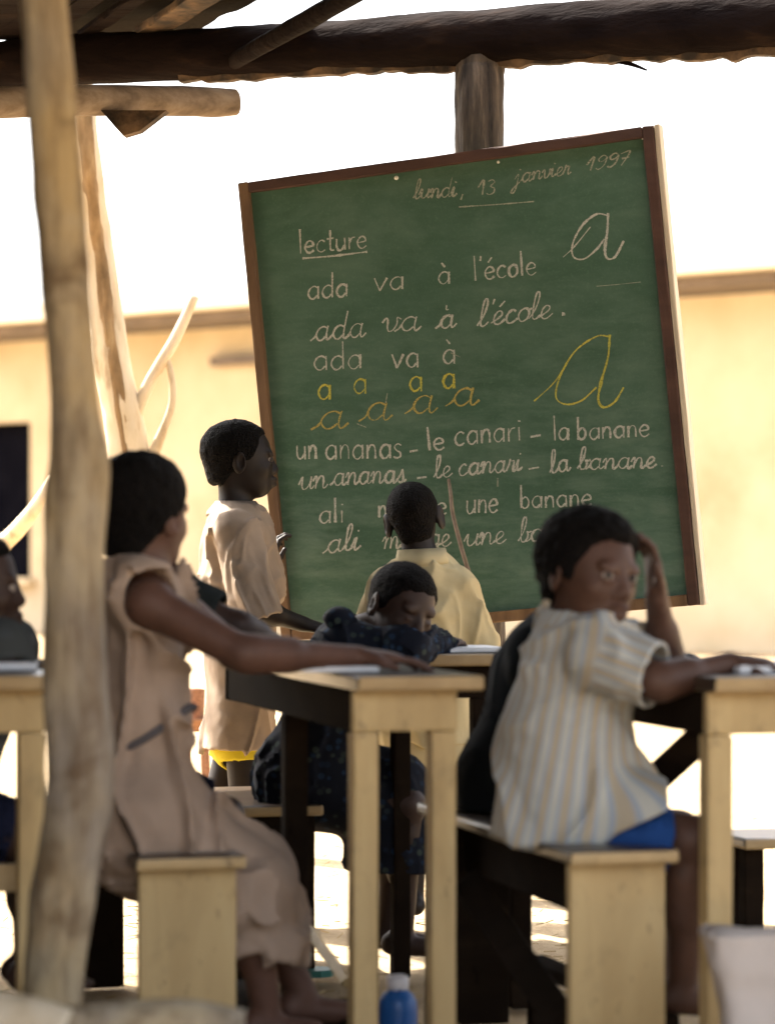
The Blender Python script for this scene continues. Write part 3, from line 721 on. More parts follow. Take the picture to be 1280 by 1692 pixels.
def chalkboard():
    t = thing('chalkboard', BC - BZ * BH / 2, 'large green chalkboard in a wooden frame covered with handwritten reading lines', 'chalkboard')
    bm = bmesh.new()
    board_bm(bm, BC + BN * 0.026, BX, BN, BZ, BW - 0.05, 0.016, BH - 0.05, bev=0)
    pan = link_bm('writing_surface', bm, M['chalkboard'], t)
    fw = 0.031; fd = 0.05
    def bar(name, u, v, lx, lz, m, seed):
        bm = bmesh.new()
        board_bm(bm, bw(u, v, fd / 2), BX, BN, BZ, lx, fd, lz, bev=0.004, cuts=14, jit=0.0009, seed=seed)
        return link_bm(name, bm, m, t)
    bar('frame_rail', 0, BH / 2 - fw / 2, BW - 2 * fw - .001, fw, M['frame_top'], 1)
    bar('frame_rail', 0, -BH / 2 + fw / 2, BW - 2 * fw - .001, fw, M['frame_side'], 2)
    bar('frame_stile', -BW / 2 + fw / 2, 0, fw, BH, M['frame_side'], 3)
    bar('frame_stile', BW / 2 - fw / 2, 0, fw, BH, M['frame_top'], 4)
    bm = bmesh.new()
    board_bm(bm, bw(BW / 2 + 0.0085, 0, fd / 2 + 0.004), BX, BN, BZ, 0.015, fd, BH + 0.004, bev=0.003, cuts=14, jit=0.0008, seed=5)
    e = link_bm('edge_batten', bm, M['frame_edge'], t); e['label'] = 'pale edge batten'
    for px, py, r in ((655, 294, .0062), (823, 268, .0042), (1062, 228, .0048)):
        bm = bmesh.new(); u, v = bpt(px, py)
        bmesh.ops.create_uvsphere(bm, u_segments=12, v_segments=8, radius=r)
        for w_ in bm.verts: w_.co = Vector(bw(u, v, 0.016)) + w_.co * 1.0
        link_bm('nail', bm, M['nail'], t, smooth=True)
    def line(mat_, fn):
        c = Chalk(); fn(c)
        for nm, V, F in c.out: link_mesh(nm, V, F, M[mat_], pan, smooth=False)
    def l0(c):
        c.word('lundi', 684, 329, 752, 325, 16, True, .16, .0042); c.word(',', 760, 324, 768, 324, 16, True, 0, .0042)
        c.word('13', 790, 322, 815, 321, 12.5, True, .05, .0048)
        c.word('janvier', 852, 303, 940, 288, 15, True, .16, .0040); c.px([(758, 342), (820, 338), (882, 333)], .0036)
    line('chalk_faint', l0)
    line('chalk_faint', lambda c: c.word('1997', 968, 283, 1034, 272, 12, True, .15, .0042))
    def l1(c):
        c.word('lecture', 494, 419, 606, 410, 19.5, False, 0, .0052); c.px([(500, 427), (550, 423), (607, 416)], .0056)
    line('chalk_white', l1)
    def l2(c):
        c.word('ada', 508, 495, 574, 490, 21, False, .02, .0050); c.word('va', 617, 481, 667, 478, 21, False, .02); c.word('à', 723, 470, 743, 469, 20, False, 0)
        c.word("l'école", 782, 464, 886, 453, 20, False, -.02)
    line('chalk_white', l2)
    def l3(c):
        c.word('ada', 520, 563, 600, 557, 23, True, .12); c.word('va', 632, 550, 690, 545, 23, True, .12); c.word('a', 726, 543, 750, 541, 21, True, .1); c.px([(738, 504), (737, 512), (741, 511)], .0045)
        c.word("l'école", 790, 540, 908, 525, 22, True, .14); c.px([(928, 519), (931, 519), (931, 521)], .008)
    line('chalk_white', l3)
    def l4(c):
        c.word('ada', 518, 612, 597, 609, 23, False, 0); c.word('va', 647, 609, 692, 607, 23, False, 0); c.word('à', 731, 602, 752, 601, 23, False, 0)
    line('chalk_white', l4)
    line('chalk_yellow', lambda c: [c.word('a', x0, y, x1, y, 24, False, 0, .0058) for x0, x1, y in ((525, 547, 660), (584, 606, 650), (676, 698, 647), (731, 752, 642))])
    line('chalk_orange', lambda c: [c.word('a', x0, y, x1, y - 2, 29, True, .12, .0050) for x0, x1, y in ((526, 568, 710), (604, 642, 696), (679, 716, 684), (746, 784, 671))])
    def l7(c):
        c.word('un', 490, 759, 524, 758, 22, False, 0); c.word('ananas', 538, 759, 664, 757, 23, False, 0); c.px([(677, 746), (690, 744)], .007)
        c.word('le', 706, 745, 735, 743, 19, False, -.05); c.word('canari', 751, 736, 861, 728, 22, False, 0); c.px([(876, 722), (893, 719)], .006)
        c.word('la', 913, 728, 940, 727, 20, False, 0); c.word('banane', 952, 727, 1072, 721, 19, False, 0)
    line('chalk_white', l7)
    def l8(c):
        c.word('un', 497, 810, 538, 807, 21, True, .1); c.word('ananas', 551, 802, 668, 797, 20, True, .1); c.px([(689, 790), (705, 788)], .008)
        c.word('le', 718, 790, 744, 788, 18, True, .05); c.word('canari', 757, 786, 860, 778, 19, True, .1); c.px([(873, 775), (890, 772)], .006)
        c.word('la', 910, 782, 940, 778, 19, True, 0); c.word('banane', 955, 776, 1080, 773, 18, True, .1); c.px([(1092, 770), (1095, 770)], .006)
    line('chalk_white', l8)
    def l9(c):
        c.word('ali', 527, 865, 568, 863, 20, False, .03); c.word('mange', 624, 856, 738, 851, 20, False, 0); c.word('une', 770, 849, 822, 846, 22, False, .05); c.word('banane', 858, 840, 977, 836, 19, False, 0)
    line('chalk_white', l9)
    def l10(c):
        c.word('ali', 540, 914, 592, 908, 21, True, .12); c.word('mange', 634, 907, 742, 902, 20, True, .1); c.word('une', 770, 902, 832, 898, 20, True, .1); c.word('banane', 858, 896, 985, 888, 20, True, .1)
    line('chalk_white', l10)
    line('chalk_white', lambda c: [c.px([(930, 425), (948, 408), (975, 375)], .003, None), c.px([(1004, 356), (985, 354), (962, 372), (946, 402), (947, 424), (964, 428), (985, 412), (998, 395)], .0050, None), c.px([(1004, 352), (1003, 380), (999, 412), (1003, 427), (1016, 424), (1030, 398)], .0062, 'chalk_letter')])
    line('chalk_yellow', lambda c: [c.px([(882, 663), (915, 632), (936, 600)], .0038, None), c.px([(1007, 556), (985, 556), (950, 580), (926, 620), (918, 655), (934, 668), (960, 662), (985, 640)], .0048, None), c.px([(1007, 553), (1004, 590), (993, 630), (988, 660), (997, 673), (1015, 664), (1030, 640)], .0058, 'chalk_letter')])
    line('chalk_faint', lambda c: [c.px([(985, 473), (1020, 470), (1058, 466)], .002), c.px([(745, 583), (760, 590)], .002), c.px([(590, 700), (605, 706)], .002), c.px([(640, 650), (633, 690)], .002), c.px([(822, 790), (822, 804)], .003)])
chalkboard()
# ------------------------------------------------------------------ desks and benches
RA = 15.0
RL = A3(-math.sin(R_(RA)), math.cos(R_(RA)), 0)                 # along a row, away from the camera
RB = A3(math.cos(R_(RA)), math.sin(R_(RA)), 0)                  # across a row, the way the children face
UP = A3(0, 0, 1)
def solid(name, parent, m, c, lx, ly, lz, ax=RB, ay=RL, az=UP, bev=0.005, seed=1, cuts=6, jit=0.0008, shade_faces=False):
    bm = bmesh.new(); board_bm(bm, c, ax, ay, az, lx, ly, lz, bev=bev, cuts=cuts, jit=jit, seed=seed)
    o = link_bm(name, bm, m, parent)
    if shade_faces:                                                    # shade painted onto the top face and long edges
        o.data.materials.append(M['worn_top'])
        for q in o.data.polygons:
            if q.normal.z > 0.9 or abs(q.normal.dot(Vector(RB))) > 0.9: q.material_index = 1
    return o
def desk(corner, w, top, L, label, ap=0.075, legw=0.047, over=0.02, far=None, wood='bench_wood'):
    """corner: near left corner of the end panel (x, y); w: width of the end"""
    c0 = A3(corner[0], corner[1], 0)
    t = thing('school_desk', c0, label, 'desk', 'school desks')
    solid('desk_top', t, M['top_wood'], c0 + RB * (w / 2 + over) + RL * (L / 2 - 0.012) + UP * (top - 0.014), w + 2 * over, L + 0.05, 0.027, seed=3, shade_faces=True)
    za = top - 0.0285 - ap / 2
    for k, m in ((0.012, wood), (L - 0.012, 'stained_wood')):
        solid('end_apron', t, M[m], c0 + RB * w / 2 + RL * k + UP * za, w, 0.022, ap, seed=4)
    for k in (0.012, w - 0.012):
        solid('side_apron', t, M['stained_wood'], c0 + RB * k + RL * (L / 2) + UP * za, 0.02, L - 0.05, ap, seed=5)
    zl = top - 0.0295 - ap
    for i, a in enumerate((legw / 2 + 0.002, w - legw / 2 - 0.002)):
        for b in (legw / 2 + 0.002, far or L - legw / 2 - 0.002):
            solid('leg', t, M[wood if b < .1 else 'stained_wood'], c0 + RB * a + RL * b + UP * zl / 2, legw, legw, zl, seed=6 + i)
    return t
def brace(t, a, b, wd=0.05, th=0.022, m='stained_wood'):
    a, b = np.asarray(a), np.asarray(b); d = unit(b - a); s = unit(np.cross(d, A3(0, -1, 0))); n = np.cross(d, s)
    return solid('brace', t, M[m], (a + b) / 2, wd, np.linalg.norm(b - a), th, ax=s, ay=d, az=n, seed=8)
def bench(corner, w, top, L, label, panel=True, sw=0.0, th=0.024, legs='panel', m='bench_wood'):
    c0 = A3(corner[0], corner[1], 0)
    t = thing('school_bench', c0, label, 'bench', 'school benches')
    solid('seat', t, M['top_wood'], c0 + RB * (w / 2 + sw) + RL * (L / 2 - 0.012) + UP * (top - th / 2), w + 0.024, L + 0.05, th, seed=3, bev=0.007, shade_faces=True)
    h = top - th - 0.001
    if legs == 'posts':
        for a in (0.03, w - 0.03):
            for b in (0.03, L - 0.03): solid('leg', t, M[m], c0 + RB * a + RL * b + UP * h / 2, 0.045, 0.04, h, seed=4)
    for b in (0.014, L - 0.014) if legs == 'panel' else ():
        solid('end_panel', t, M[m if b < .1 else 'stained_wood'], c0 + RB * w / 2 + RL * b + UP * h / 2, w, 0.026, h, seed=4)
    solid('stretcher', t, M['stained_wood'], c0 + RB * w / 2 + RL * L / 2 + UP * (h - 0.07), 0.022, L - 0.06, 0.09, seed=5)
    return t
def at0(px, Y): return ((px - 640) / FPX * Y, Y)
d1 = desk(at0(583, 5.2), 0.200, 0.760, 1.15, 'pale wooden desk under the seated girl\'s outstretched arm, in the middle of the front row', far=.58)
def footboard(t, c, r0, r1, l0, l1, z):  # low boards, near-black to carry the shade beneath the desks
    solid('foot_board', t, M['stained_wood'], A3(c[0], c[1], 0) + RB * (r0 + r1) / 2 + RL * (l0 + l1) / 2 + UP * (z - 0.012), r1 - r0, l1 - l0, 0.024, seed=9)
    for l in (l0 + .04, l1 - .04):
        solid('foot_bearer', t, M['stained_wood'], A3(c[0], c[1], 0) + RB * (r0 + r1) / 2 + RL * l + UP * (z - 0.0245) / 2, r1 - r0 - .02, 0.04, z - 0.0245, seed=9)
footboard(d1, at0(583, 5.2), -.20, -.004, .06, .86, .080)
footboard(d1, at0(583, 5.2), .055, .15, .06, .56, .080)
brace(d1, J(483, 1500, 6.1), J(575, 1625, 5.75), 0.022, 0.02, 'bench_wood')
d2 = desk(at0(1168, 5.0), 0.22, 0.768, 1.2, 'pale wooden desk at the right edge in front of the striped-shirt boy')
footboard(d2, at0(1168, 5.0), -.062, -.004, .12, .9, .155)
brace(d2, J(1048, 1318, 5.55), J(1172, 1205, 5.12), 0.055)
d0 = desk(at0(-110, 5.0), 0.20, 0.77, 1.1, 'pale wooden desk at the left edge, partly behind the crooked pole')
solid('stretcher', d0, M['top_wood'], A3(at0(-60, 5.02)[0], 5.1, 0) + RB * 0.03 + UP * (1 - 560 / 935), 0.24, 0.03, 0.05)
d3 = desk(at0(650, 6.55), 0.235, 0.748, 1.0, 'dark-sided desk of the second row that the child in navy print leans on', legw=0.04, wood='stained_wood')
b1 = bench(at0(230, 5.2), 0.182, 0.430, 1.25, 'pale wooden bench with solid end panel under the girl in the pink-tan dress')
b2 = bench(at0(942, 5.0), 0.178, 0.463, 0.95, 'pale wooden bench with solid end panel under the striped-shirt boy')
b3 = bench(at0(338, 6.5), 0.26, 0.402, 0.50, 'bench of the second row with a shiny seat, behind the girl\'s knees', m='stained_wood')
b4 = bench(at0(1228, 6.2), 0.45, 0.362, 0.17, 'low bench in the background at the right edge, behind the pale desk', m='stained_wood', legs='posts')
brace(b2, J(770, 1455, 5.6), J(930, 1690, 5.1), 0.06)
# foreground bench seat whose rounded end shows at the bottom left
def front_bench():
    t = thing('plank_bench', A3(-0.3, 2.9, 0), 'blurred rough plank seat close to the camera in the bottom left corner', 'bench')
    V, F = log_mesh([J(-300, 1672, 4.25), J(-80, 1690, 4.22), J(40, 1700, 4.2), J(112, 1716, 4.18)], [.05, .05, .048, .042], n=40, seg=24, rough=0.08, seed=31)
    link_mesh('rail', V, F, M['dry_wood'], t)
    V, F = log_mesh([J(70, 1722, 4.2), J(180, 1712, 4.2), J(300, 1708, 4.2), J(396, 1722, 4.2)], [.046, .048, .049, .046], n=40, seg=24, rough=0.08, seed=33)
    link_mesh('seat_log', V, F, M['pole_wood'], t)
    for px in (-250, 60, 330):
        p = J(px, 1725, 4.22)
        V, F = log_mesh([A3(p[0], p[1], -0.05), A3(p[0] + .01, p[1], 0.2), A3(p[0], p[1], p[2])], [.035, .033, .033], n=20, seg=14, seed=px)
        link_mesh('leg', V, F, M['pole_wood'], t)
front_bench()
def sack():
    Y = 4.7; t0 = J(1160, 1522, Y); n = 40
    prof = [(0.0, 1.0), (0.2, 1.0), (0.45, .97), (0.7, .93), (0.95, .88), (1.0, .80)]
    V = []; F = []; seg = 44; base = A3(t0[0] + 0.178, Y + 0.05, 0); top = t0[2]
    for i in range(n):
        u = i / (n - 1); z = 0.0 + top * (1 - 0.06 * (u > .97)) * u
        hx = 0.095 + 0.080 * u; hy = 0.05 + 0.05 * (1 - u)
        for k in range(seg):
            a = 2 * math.pi * k / seg; cx, sx = math.cos(a), math.sin(a)
            q = A3(abs(cx) ** .30 * math.copysign(1, cx) * hx, abs(sx) ** .30 * math.copysign(1, sx) * hy, z)
            p = base + q
            p = p + A3(cx, sx, 0) * (0.018 * float(vnoise(p * A3(1, 1, .4), 11, 2)) + 0.008 * float(vnoise(p, 26, 4)))
            if u > .75: p = p + UP * (u - .75) * 4 * 0.010 * float(vnoise(A3(p[0], p[1], 0), 16, 7))
            V.append(p)
    for i in range(n - 1):
        for k in range(seg): F.append((i * seg + k, i * seg + (k + 1) % seg, (i + 1) * seg + (k + 1) % seg, (i + 1) * seg + k))
    F.append(tuple(range(seg))[::-1]); F.append(tuple((n - 1) * seg + k for k in range(seg)))
    tag(link_mesh('cloth_sack', V, F, M['cloth_sack']), 'pale off-white creased sack standing in the bottom right corner', 'sack')
sack()
# ------------------------------------------------------------------ small things
def notebook(px, Y, z, w, l, rot, label, th=0.008):
    c = A3((px - 640) / FPX * Y, Y, z); a = R_(rot); ax = A3(math.cos(a), math.sin(a), 0); ay = A3(-math.sin(a), math.cos(a), 0)
    bm = bmesh.new(); board_bm(bm, c + UP * (th / 2 + 0.001), ax, ay, UP, w, l, th, bev=0.002)
    board_bm(bm, c + ax * 0.004 + ay * 0.003 + UP * (th + 0.0022), ax, ay, UP, w * .97, l * .97, 0.0015, bev=0)
    tag(link_bm('notebook', bm, M['paper']), label, 'notebook', 'notebooks on the desks')
notebook(545, 5.42, 0.7605, .15, .20, 12, 'thin notebook lying on the middle front desk under the girl\'s forearm')
notebook(1243, 5.22, 0.7685, .16, .21, 20, 'white notebook lying on the desk at the right edge under the boy\'s hand', .012)
notebook(-2, 5.25, 0.7705, .14, .16, 8, 'white notebook on the desk at the left edge beside the crooked pole', .012)
notebook(770, 6.72, 0.7485, .15, .20, 15, 'pale notebook on the second row desk beside the child in navy print')
def bottle():
    Y = 5.45; c = J(657, 1720, Y); c[2] = 0.0
    t = thing('water_bottle', c, 'blue plastic bottle with a white cap standing under the middle desk', 'bottle')
    def lathe(name, prof, m, seg=28):
        V = []; F = []
        for r, z in prof:
            for k in range(seg):
                a = 2 * math.pi * k / seg; V.append(c + A3(math.cos(a) * r, math.sin(a) * r, z))
        for i in range(len(prof) - 1):
            for k in range(seg): F.append((i * seg + k, i * seg + (k + 1) % seg, (i + 1) * seg + (k + 1) % seg, (i + 1) * seg + k))
        F.append(tuple(range(seg))[::-1]); F.append(tuple((len(prof) - 1) * seg + k for k in range(seg)))
        link_mesh(name, V, F, m, t)
    zt = EYE - (1612 - HY) / FPX * Y
    lathe('body', [(.030, 0), (.036, .004), (.0375, .03), (.0375, zt - .062), (.036, zt - .048), (.028, zt - .034), (.019, zt - .028), (.018, zt - .012)], M['bottle_blue'])
    lathe('cap', [(.0205, zt - .026), (.021, zt - .022), (.021, zt - .004), (.018, zt)], M['cap_white'])
bottle()
def sandal(px, py, Y, rot, label):
    c = J(px, py, Y); c[2] = 0.006; a = R_(rot); ax = A3(math.cos(a), math.sin(a), 0); ay = A3(-math.sin(a), math.cos(a), 0)
    t = thing('sandal', c, label, 'sandal', 'teal sandals on the ground')
    out = [(-.09, .022), (-.07, .03), (-.03, .028), (.02, .032), (.06, .038), (.085, .03), (.095, .01)]
    ring = out + [(x, -y) for x, y in out[::-1]]
    bm = bmesh.new(); lo = [bm.verts.new(c + ax * x + ay * y) for x, y in ring]; hi = [bm.verts.new(c + ax * x + ay * y + UP * .016) for x, y in ring]
    n = len(ring); bm.faces.new(lo[::-1]); bm.faces.new(hi)
    for i in range(n): bm.faces.new((lo[i], lo[(i + 1) % n], hi[(i + 1) % n], hi[i]))
    link_bm('sole', bm, M['teal'], t)
    V, F = log_mesh([c + ax * .02 + ay * .034 + UP * .014, c + ax * .04 + UP * .05, c + ax * .02 - ay * .034 + UP * .014], [.006] * 3, n=18, seg=10, rough=0, seed=1)
    link_mesh('strap', V, F, M['teal'], t)
sandal(1152, 1645, 6.2, 8, 'teal sandal on the ground left of the pale sack')
sandal(483, 1612, 6.55, 12, 'teal sandal on the ground right of the girl\'s bench')
def basket():
    Y = 10.2; c = J(322, 1200, Y)
    t = thing('wicker_stool', A3(c[0], c[1], 0), 'reddish-brown woven stool on the sunlit ground behind the boy in tan', 'stool')
    r = 0.055; z = c[2]
    V = []; F = []; seg = 30; prof = [(.02, z - .02), (.04, z + .0), (.062, z + .018), (.070, z + .03), (.062, z + .03), (.03, z + .022)]
    for rr_, zz in prof:
        for k in range(seg):
            a = 2 * math.pi * k / seg; V.append(A3(c[0] + rr_ * 1.2 * math.cos(a), c[1] + rr_ * math.sin(a), zz))
    for i in range(len(prof) - 1):
        for k in range(seg): F.append((i * seg + k, i * seg + (k + 1) % seg, (i + 1) * seg + (k + 1) % seg, (i + 1) * seg + k))
    F.append(tuple(range(seg))[::-1]); F.append(tuple((len(prof) - 1) * seg + k for k in range(seg)))
    link_mesh('seat', V, F, M['wicker'], t)
    for a in (0.6, 2.2, 3.8, 5.4):
        p = A3(c[0] + .045 * math.cos(a), c[1] + .045 * math.sin(a), z)
        V, F = log_mesh([p, p + A3(.02 * math.cos(a), .02 * math.sin(a), -z)], [.010, .010], n=12, seg=10, seed=a)
        link_mesh('leg', V, F, M['wicker'], t)
    V, F = log_mesh([A3(c[0] - .0, c[1] + .06, z + .02), A3(c[0] + .0, c[1] + .07, z + .13)], [.03, .034], n=16, seg=12, seed=2)
    link_mesh('backrest', V, F, M['wicker'], t)
basket()
# pointer stick held against the board
def pointer():
    u, v = bpt(743, 793); tip = bw(u, v, 0.006)
    pts = [J(791, 1005, 7.56), J(776, 952, 7.58), J(762, 905, 7.62), J(748, 850, 7.68), J(744, 815, 7.74), tip]
    V, F = log_mesh(pts, [.0065, .0062, .006, .0055, .005, .0045], n=60, seg=12, rough=0.12, seed=40)
    tag(link_mesh('pointer_stick', V, F, M['stick']), 'thin crooked stick held up to the chalkboard, pointing at the cursive line', 'stick')
pointer()
# ------------------------------------------------------------------ people: bodies and clothes as smooth implicit surfaces
def frame(F, U):
    F = unit(F); U = np.asarray(U, float); Rr = unit(np.cross(F, U)); U = np.cross(Rr, F)
    return Rr, F, U
def f_cone(a, b, ra, rb, flat=None):
    a, b = np.asarray(a, float), np.asarray(b, float); ab = b - a; L2 = max(float(ab @ ab), 1e-9)
    def fn(P):
        q = P - a
        if flat is not None:
            n, s = flat
            t = np.clip(q @ ab / L2, 0, 1)
            v = q - t[..., None] * ab
            v = v + (v @ n)[..., None] * n * (1 / s - 1)
            return np.linalg.norm(v, axis=-1) - (ra + (rb - ra) * t)
        t = np.clip(q @ ab / L2, 0, 1)
        return np.linalg.norm(q - t[..., None] * ab, axis=-1) - (ra + (rb - ra) * t)
    r = max(ra, rb)
    if flat is not None: r = r * max(1, flat[1])
    return np.minimum(a, b) - r, np.maximum(a, b) + r, fn
def f_ell(c, rad, Fr):
    c = np.asarray(c, float); rad = np.asarray(rad, float); Mx = np.stack(Fr, 1)
    def fn(P):
        q = (P - c) @ Mx
        k0 = np.linalg.norm(q / rad, axis=-1); k1 = np.linalg.norm(q / rad ** 2, axis=-1)
        return k0 * (k0 - 1) / np.maximum(k1, 1e-6)
    ext = np.sqrt(((Mx * rad) ** 2).sum(1))
    return c - ext, c + ext, fn
def smin(a, b, k):
    if k <= 0: return np.minimum(a, b)
    h = np.maximum(k - np.abs(a - b), 0) / k
    return np.minimum(a, b) - h * h * k * 0.25
class Field:
    def __init__(s, h): s.h = h; s.ops = []
    def add(s, prim, k=0.01, op='u'): s.ops.append((op, prim, k)); return s
    def post(s, fn): s.ops.append(('f', fn, 0)); return s
    def mesh(s, smooth=1):
        h = s.h
        lo = np.min([p[0] for o, p, k in s.ops if o == 'u'], 0) - 4 * h; hi = np.max([p[1] for o, p, k in s.ops if o == 'u'], 0) + 4 * h
        n = np.ceil((hi - lo) / h).astype(int) + 1
        D = np.full(n, 0.3, np.float32)
        ax = [lo[i] + h * np.arange(n[i]) for i in range(3)]
        for o, p, k in s.ops:
            if o == 'f':
                sel = np.abs(D) < 0.035
                idx = np.nonzero(sel)
                P = np.stack([ax[0][idx[0]], ax[1][idx[1]], ax[2][idx[2]]], -1)
                D[sel] = p(P, D[sel]); continue
            m = k + 3 * h
            i0 = np.clip(np.floor((p[0] - m - lo) / h).astype(int), 0, n - 1); i1 = np.clip(np.ceil((p[1] + m - lo) / h).astype(int) + 1, 1, n)
            sl = tuple(slice(i0[i], i1[i]) for i in range(3))
            P = np.stack(np.meshgrid(*[ax[i][sl[i]] for i in range(3)], indexing='ij'), -1)
            d = p[2](P).astype(np.float32)
            if o == 'u': D[sl] = smin(D[sl], d, k)
            elif o == 's': D[sl] = -smin(-D[sl], d, k)
        S = D < 0
        c = [S[i:n[0] - 1 + i, j:n[1] - 1 + j, l:n[2] - 1 + l] for i in (0, 1) for j in (0, 1) for l in (0, 1)]
        cnt = sum(x.astype(np.int8) for x in c)
        act = (cnt > 0) & (cnt < 8)
        ci = np.stack(np.nonzero(act), 1)
        vid = np.full(act.shape, -1, int); vid[act] = np.arange(len(ci))
        acc = np.zeros((len(ci), 3)); w = np.zeros(len(ci))
        for a in range(3):
            for u in (0, 1):
                for v in (0, 1):
                    o0 = [0, 0, 0]; o0[(a + 1) % 3] = u; o0[(a + 2) % 3] = v; o1 = list(o0); o1[a] = 1
                    g0, g1 = ci + o0, ci + o1
                    d0, d1 = D[g0[:, 0], g0[:, 1], g0[:, 2]], D[g1[:, 0], g1[:, 1], g1[:, 2]]
                    cr = (d0 < 0) != (d1 < 0)
                    t = np.where(cr, d0 / np.where(cr, d0 - d1, 1), 0)
                    pt = np.array(o0, float)[None] * np.ones((len(ci), 1)); pt[:, a] = t
                    acc[cr] += pt[cr]; w[cr] += 1
        V = (ci + acc / np.maximum(w, 1)[:, None]) * h + lo
        Q = []
        for a in range(3):
            b_, c_ = (a + 1) % 3, (a + 2) % 3
            sa = [slice(None)] * 3; sb = [slice(None)] * 3; sa[a] = slice(0, -1); sb[a] = slice(1, None)
            S0, S1 = S[tuple(sa)], S[tuple(sb)]
            e = np.stack(np.nonzero(S0 != S1), 1)
            ok = (e[:, b_] > 0) & (e[:, c_] > 0) & (e[:, b_] < n[b_] - 1) & (e[:, c_] < n[c_] - 1)
            e = e[ok]; ins = S0[tuple(e.T)]
            db = np.zeros(3, int); db[b_] = 1; dc = np.zeros(3, int); dc[c_] = 1
            q = [vid[tuple((e - x).T)] for x in (db + dc, dc, 0 * db, db)]
            q = np.stack(q, 1)
            q[~ins] = q[~ins][:, ::-1]
            Q.append(q)
        Q = np.vstack(Q); Q = Q[(Q >= 0).all(1)]
        for _ in range(smooth):
            A = np.zeros_like(V); N = np.zeros(len(V))
            for i in range(4):
                a, b = Q[:, i], Q[:, (i + 1) % 4]
                for ch in range(3):
                    A[:, ch] += np.bincount(a, V[b, ch], len(V)) + np.bincount(b, V[a, ch], len(V))
                N += np.bincount(a, minlength=len(V)) + np.bincount(b, minlength=len(V))
            V = 0.5 * V + 0.5 * A / np.maximum(N, 1)[:, None]
        return V, Q

def fast_mesh(name, V, Q, m, parent):
    V = V - origin(parent)
    me = bpy.data.meshes.new(name)
    me.vertices.add(len(V)); me.vertices.foreach_set('co', V.astype(np.float32).ravel())
    me.loops.add(len(Q) * 4); me.loops.foreach_set('vertex_index', Q.astype(np.int32).ravel())
    me.polygons.add(len(Q)); me.polygons.foreach_set('loop_start', np.arange(0, len(Q) * 4, 4, dtype=np.int32))
    me.update(calc_edges=True); me.validate()
    me.polygons.foreach_set('use_smooth', np.ones(len(me.polygons), bool))
    me.materials.append(m); me.update()
    o = bpy.data.objects.new(name, me); COL.objects.link(o); o.parent = parent
    return o

def head_prims(fd, c, F, U, hh, ef=1.0):
    R, F, U = frame(F, U)
    W = lambda x, y, z: c + hh * (x * R + y * F + z * U)
    E = lambda x, y, z, rx, ry, rz, k, op='u', fr=None: fd.add(f_ell(W(x, y, z), hh * np.array([rx, ry, rz]), fr or (R, F, U)), k * hh, op)
    E(0, -.05, .12, .345, .46, .375, .05)
    E(0, .13, -.15, .285, .31, .36, .14)
    E(0, .27, -.385, .17, .14, .11, .14)
    for s in (-1, 1):
        E(s * .17, .27, -.13, .10, .12, .10, .08)
        E(s * .14, .375, .085, .10, .05, .035, .06)
        E(s * .145, .435, -.0, .075, .05, .038, .05, 's')
        E(s * .145, .396, .044, .080, .05, .026, .02)
        E(s * .145, .392, -.050, .075, .045, .020, .02)
        E(s * .055, .44, -.165, .05, .05, .04, .03)
        ear = (unit(R * s * .9 - F * .45), unit(F * .85 + R * s * .35), U)
        E(s * (.21 + .15 * ef), -.05, -.06, .045, .10 * ef, .155 * ef, .02, 'u', ear)
        E(s * (.245 + .15 * ef), -.025, -.05, .022, .050 * ef, .085 * ef, .02, 's', ear)
        E(s * .335, -.03, -.05, .03, .05, .10, .02, 'u', ear)
    fd.add(f_cone(W(0, .40, .03), W(0, .475, -.13), .035 * hh, .060 * hh), .05 * hh)
    E(0, .44, -.268, .110, .085, .040, .04)
    E(0, .43, -.338, .095, .085, .044, .04)
    E(0, .53, -.303, .10, .045, .004, .010, 's')
    return W

def hair_mesh(t, c, F, U, hh, thick, lump=0.004, back=0.9, h=0.0045, cut=-.40, m='hair', line=(-.06, 1.15)):
    R, F, U = frame(F, U)
    W = lambda x, y, z: c + hh * (x * R + y * F + z * U)
    fd = Field(h); tk = thick / hh
    fd.add(f_ell(W(0, -.05 - tk * .2, .12 + tk * .15), hh * np.array([.345 + tk, .46 + tk, .375 + tk]), (R, F, U)), 0)
    fd.add(f_ell(W(0, -.19, -.18), hh * np.array([.25 + tk * .5, .25 + tk * .5, .30]), (R, F, U)), .1 * hh)
    def clip(P, D):
        q = (P - c) / hh; y = q @ F; z = q @ U; x = q @ R
        ax_ = np.abs(x)
        z = z + .13 * np.exp(-((y - .10) / .085) ** 2) * np.clip((ax_ - .16) / .08, 0, 1) - .05 * np.clip((y - .15) / .1, 0, 1) * np.clip((ax_ - .10) / .14, 0, 1)
        pl = (line[1] * y + line[0] - z) * hh * 0.72
        pl = np.maximum(pl, (cut - z) * hh)
        pl = pl + 0.006 * vnoise(P, 45, 3) + 0.005 * vnoise(P, 120, 5)
        d = D - lump * vnoise(P, 75, 2) - lump * 0.6 * vnoise(P, 170, 4)
        return -smin(-d, -pl, 0.012)
    fd.post(clip)
    V, Q = fd.mesh(1)
    return fast_mesh('hair', V, Q, M[m], t)

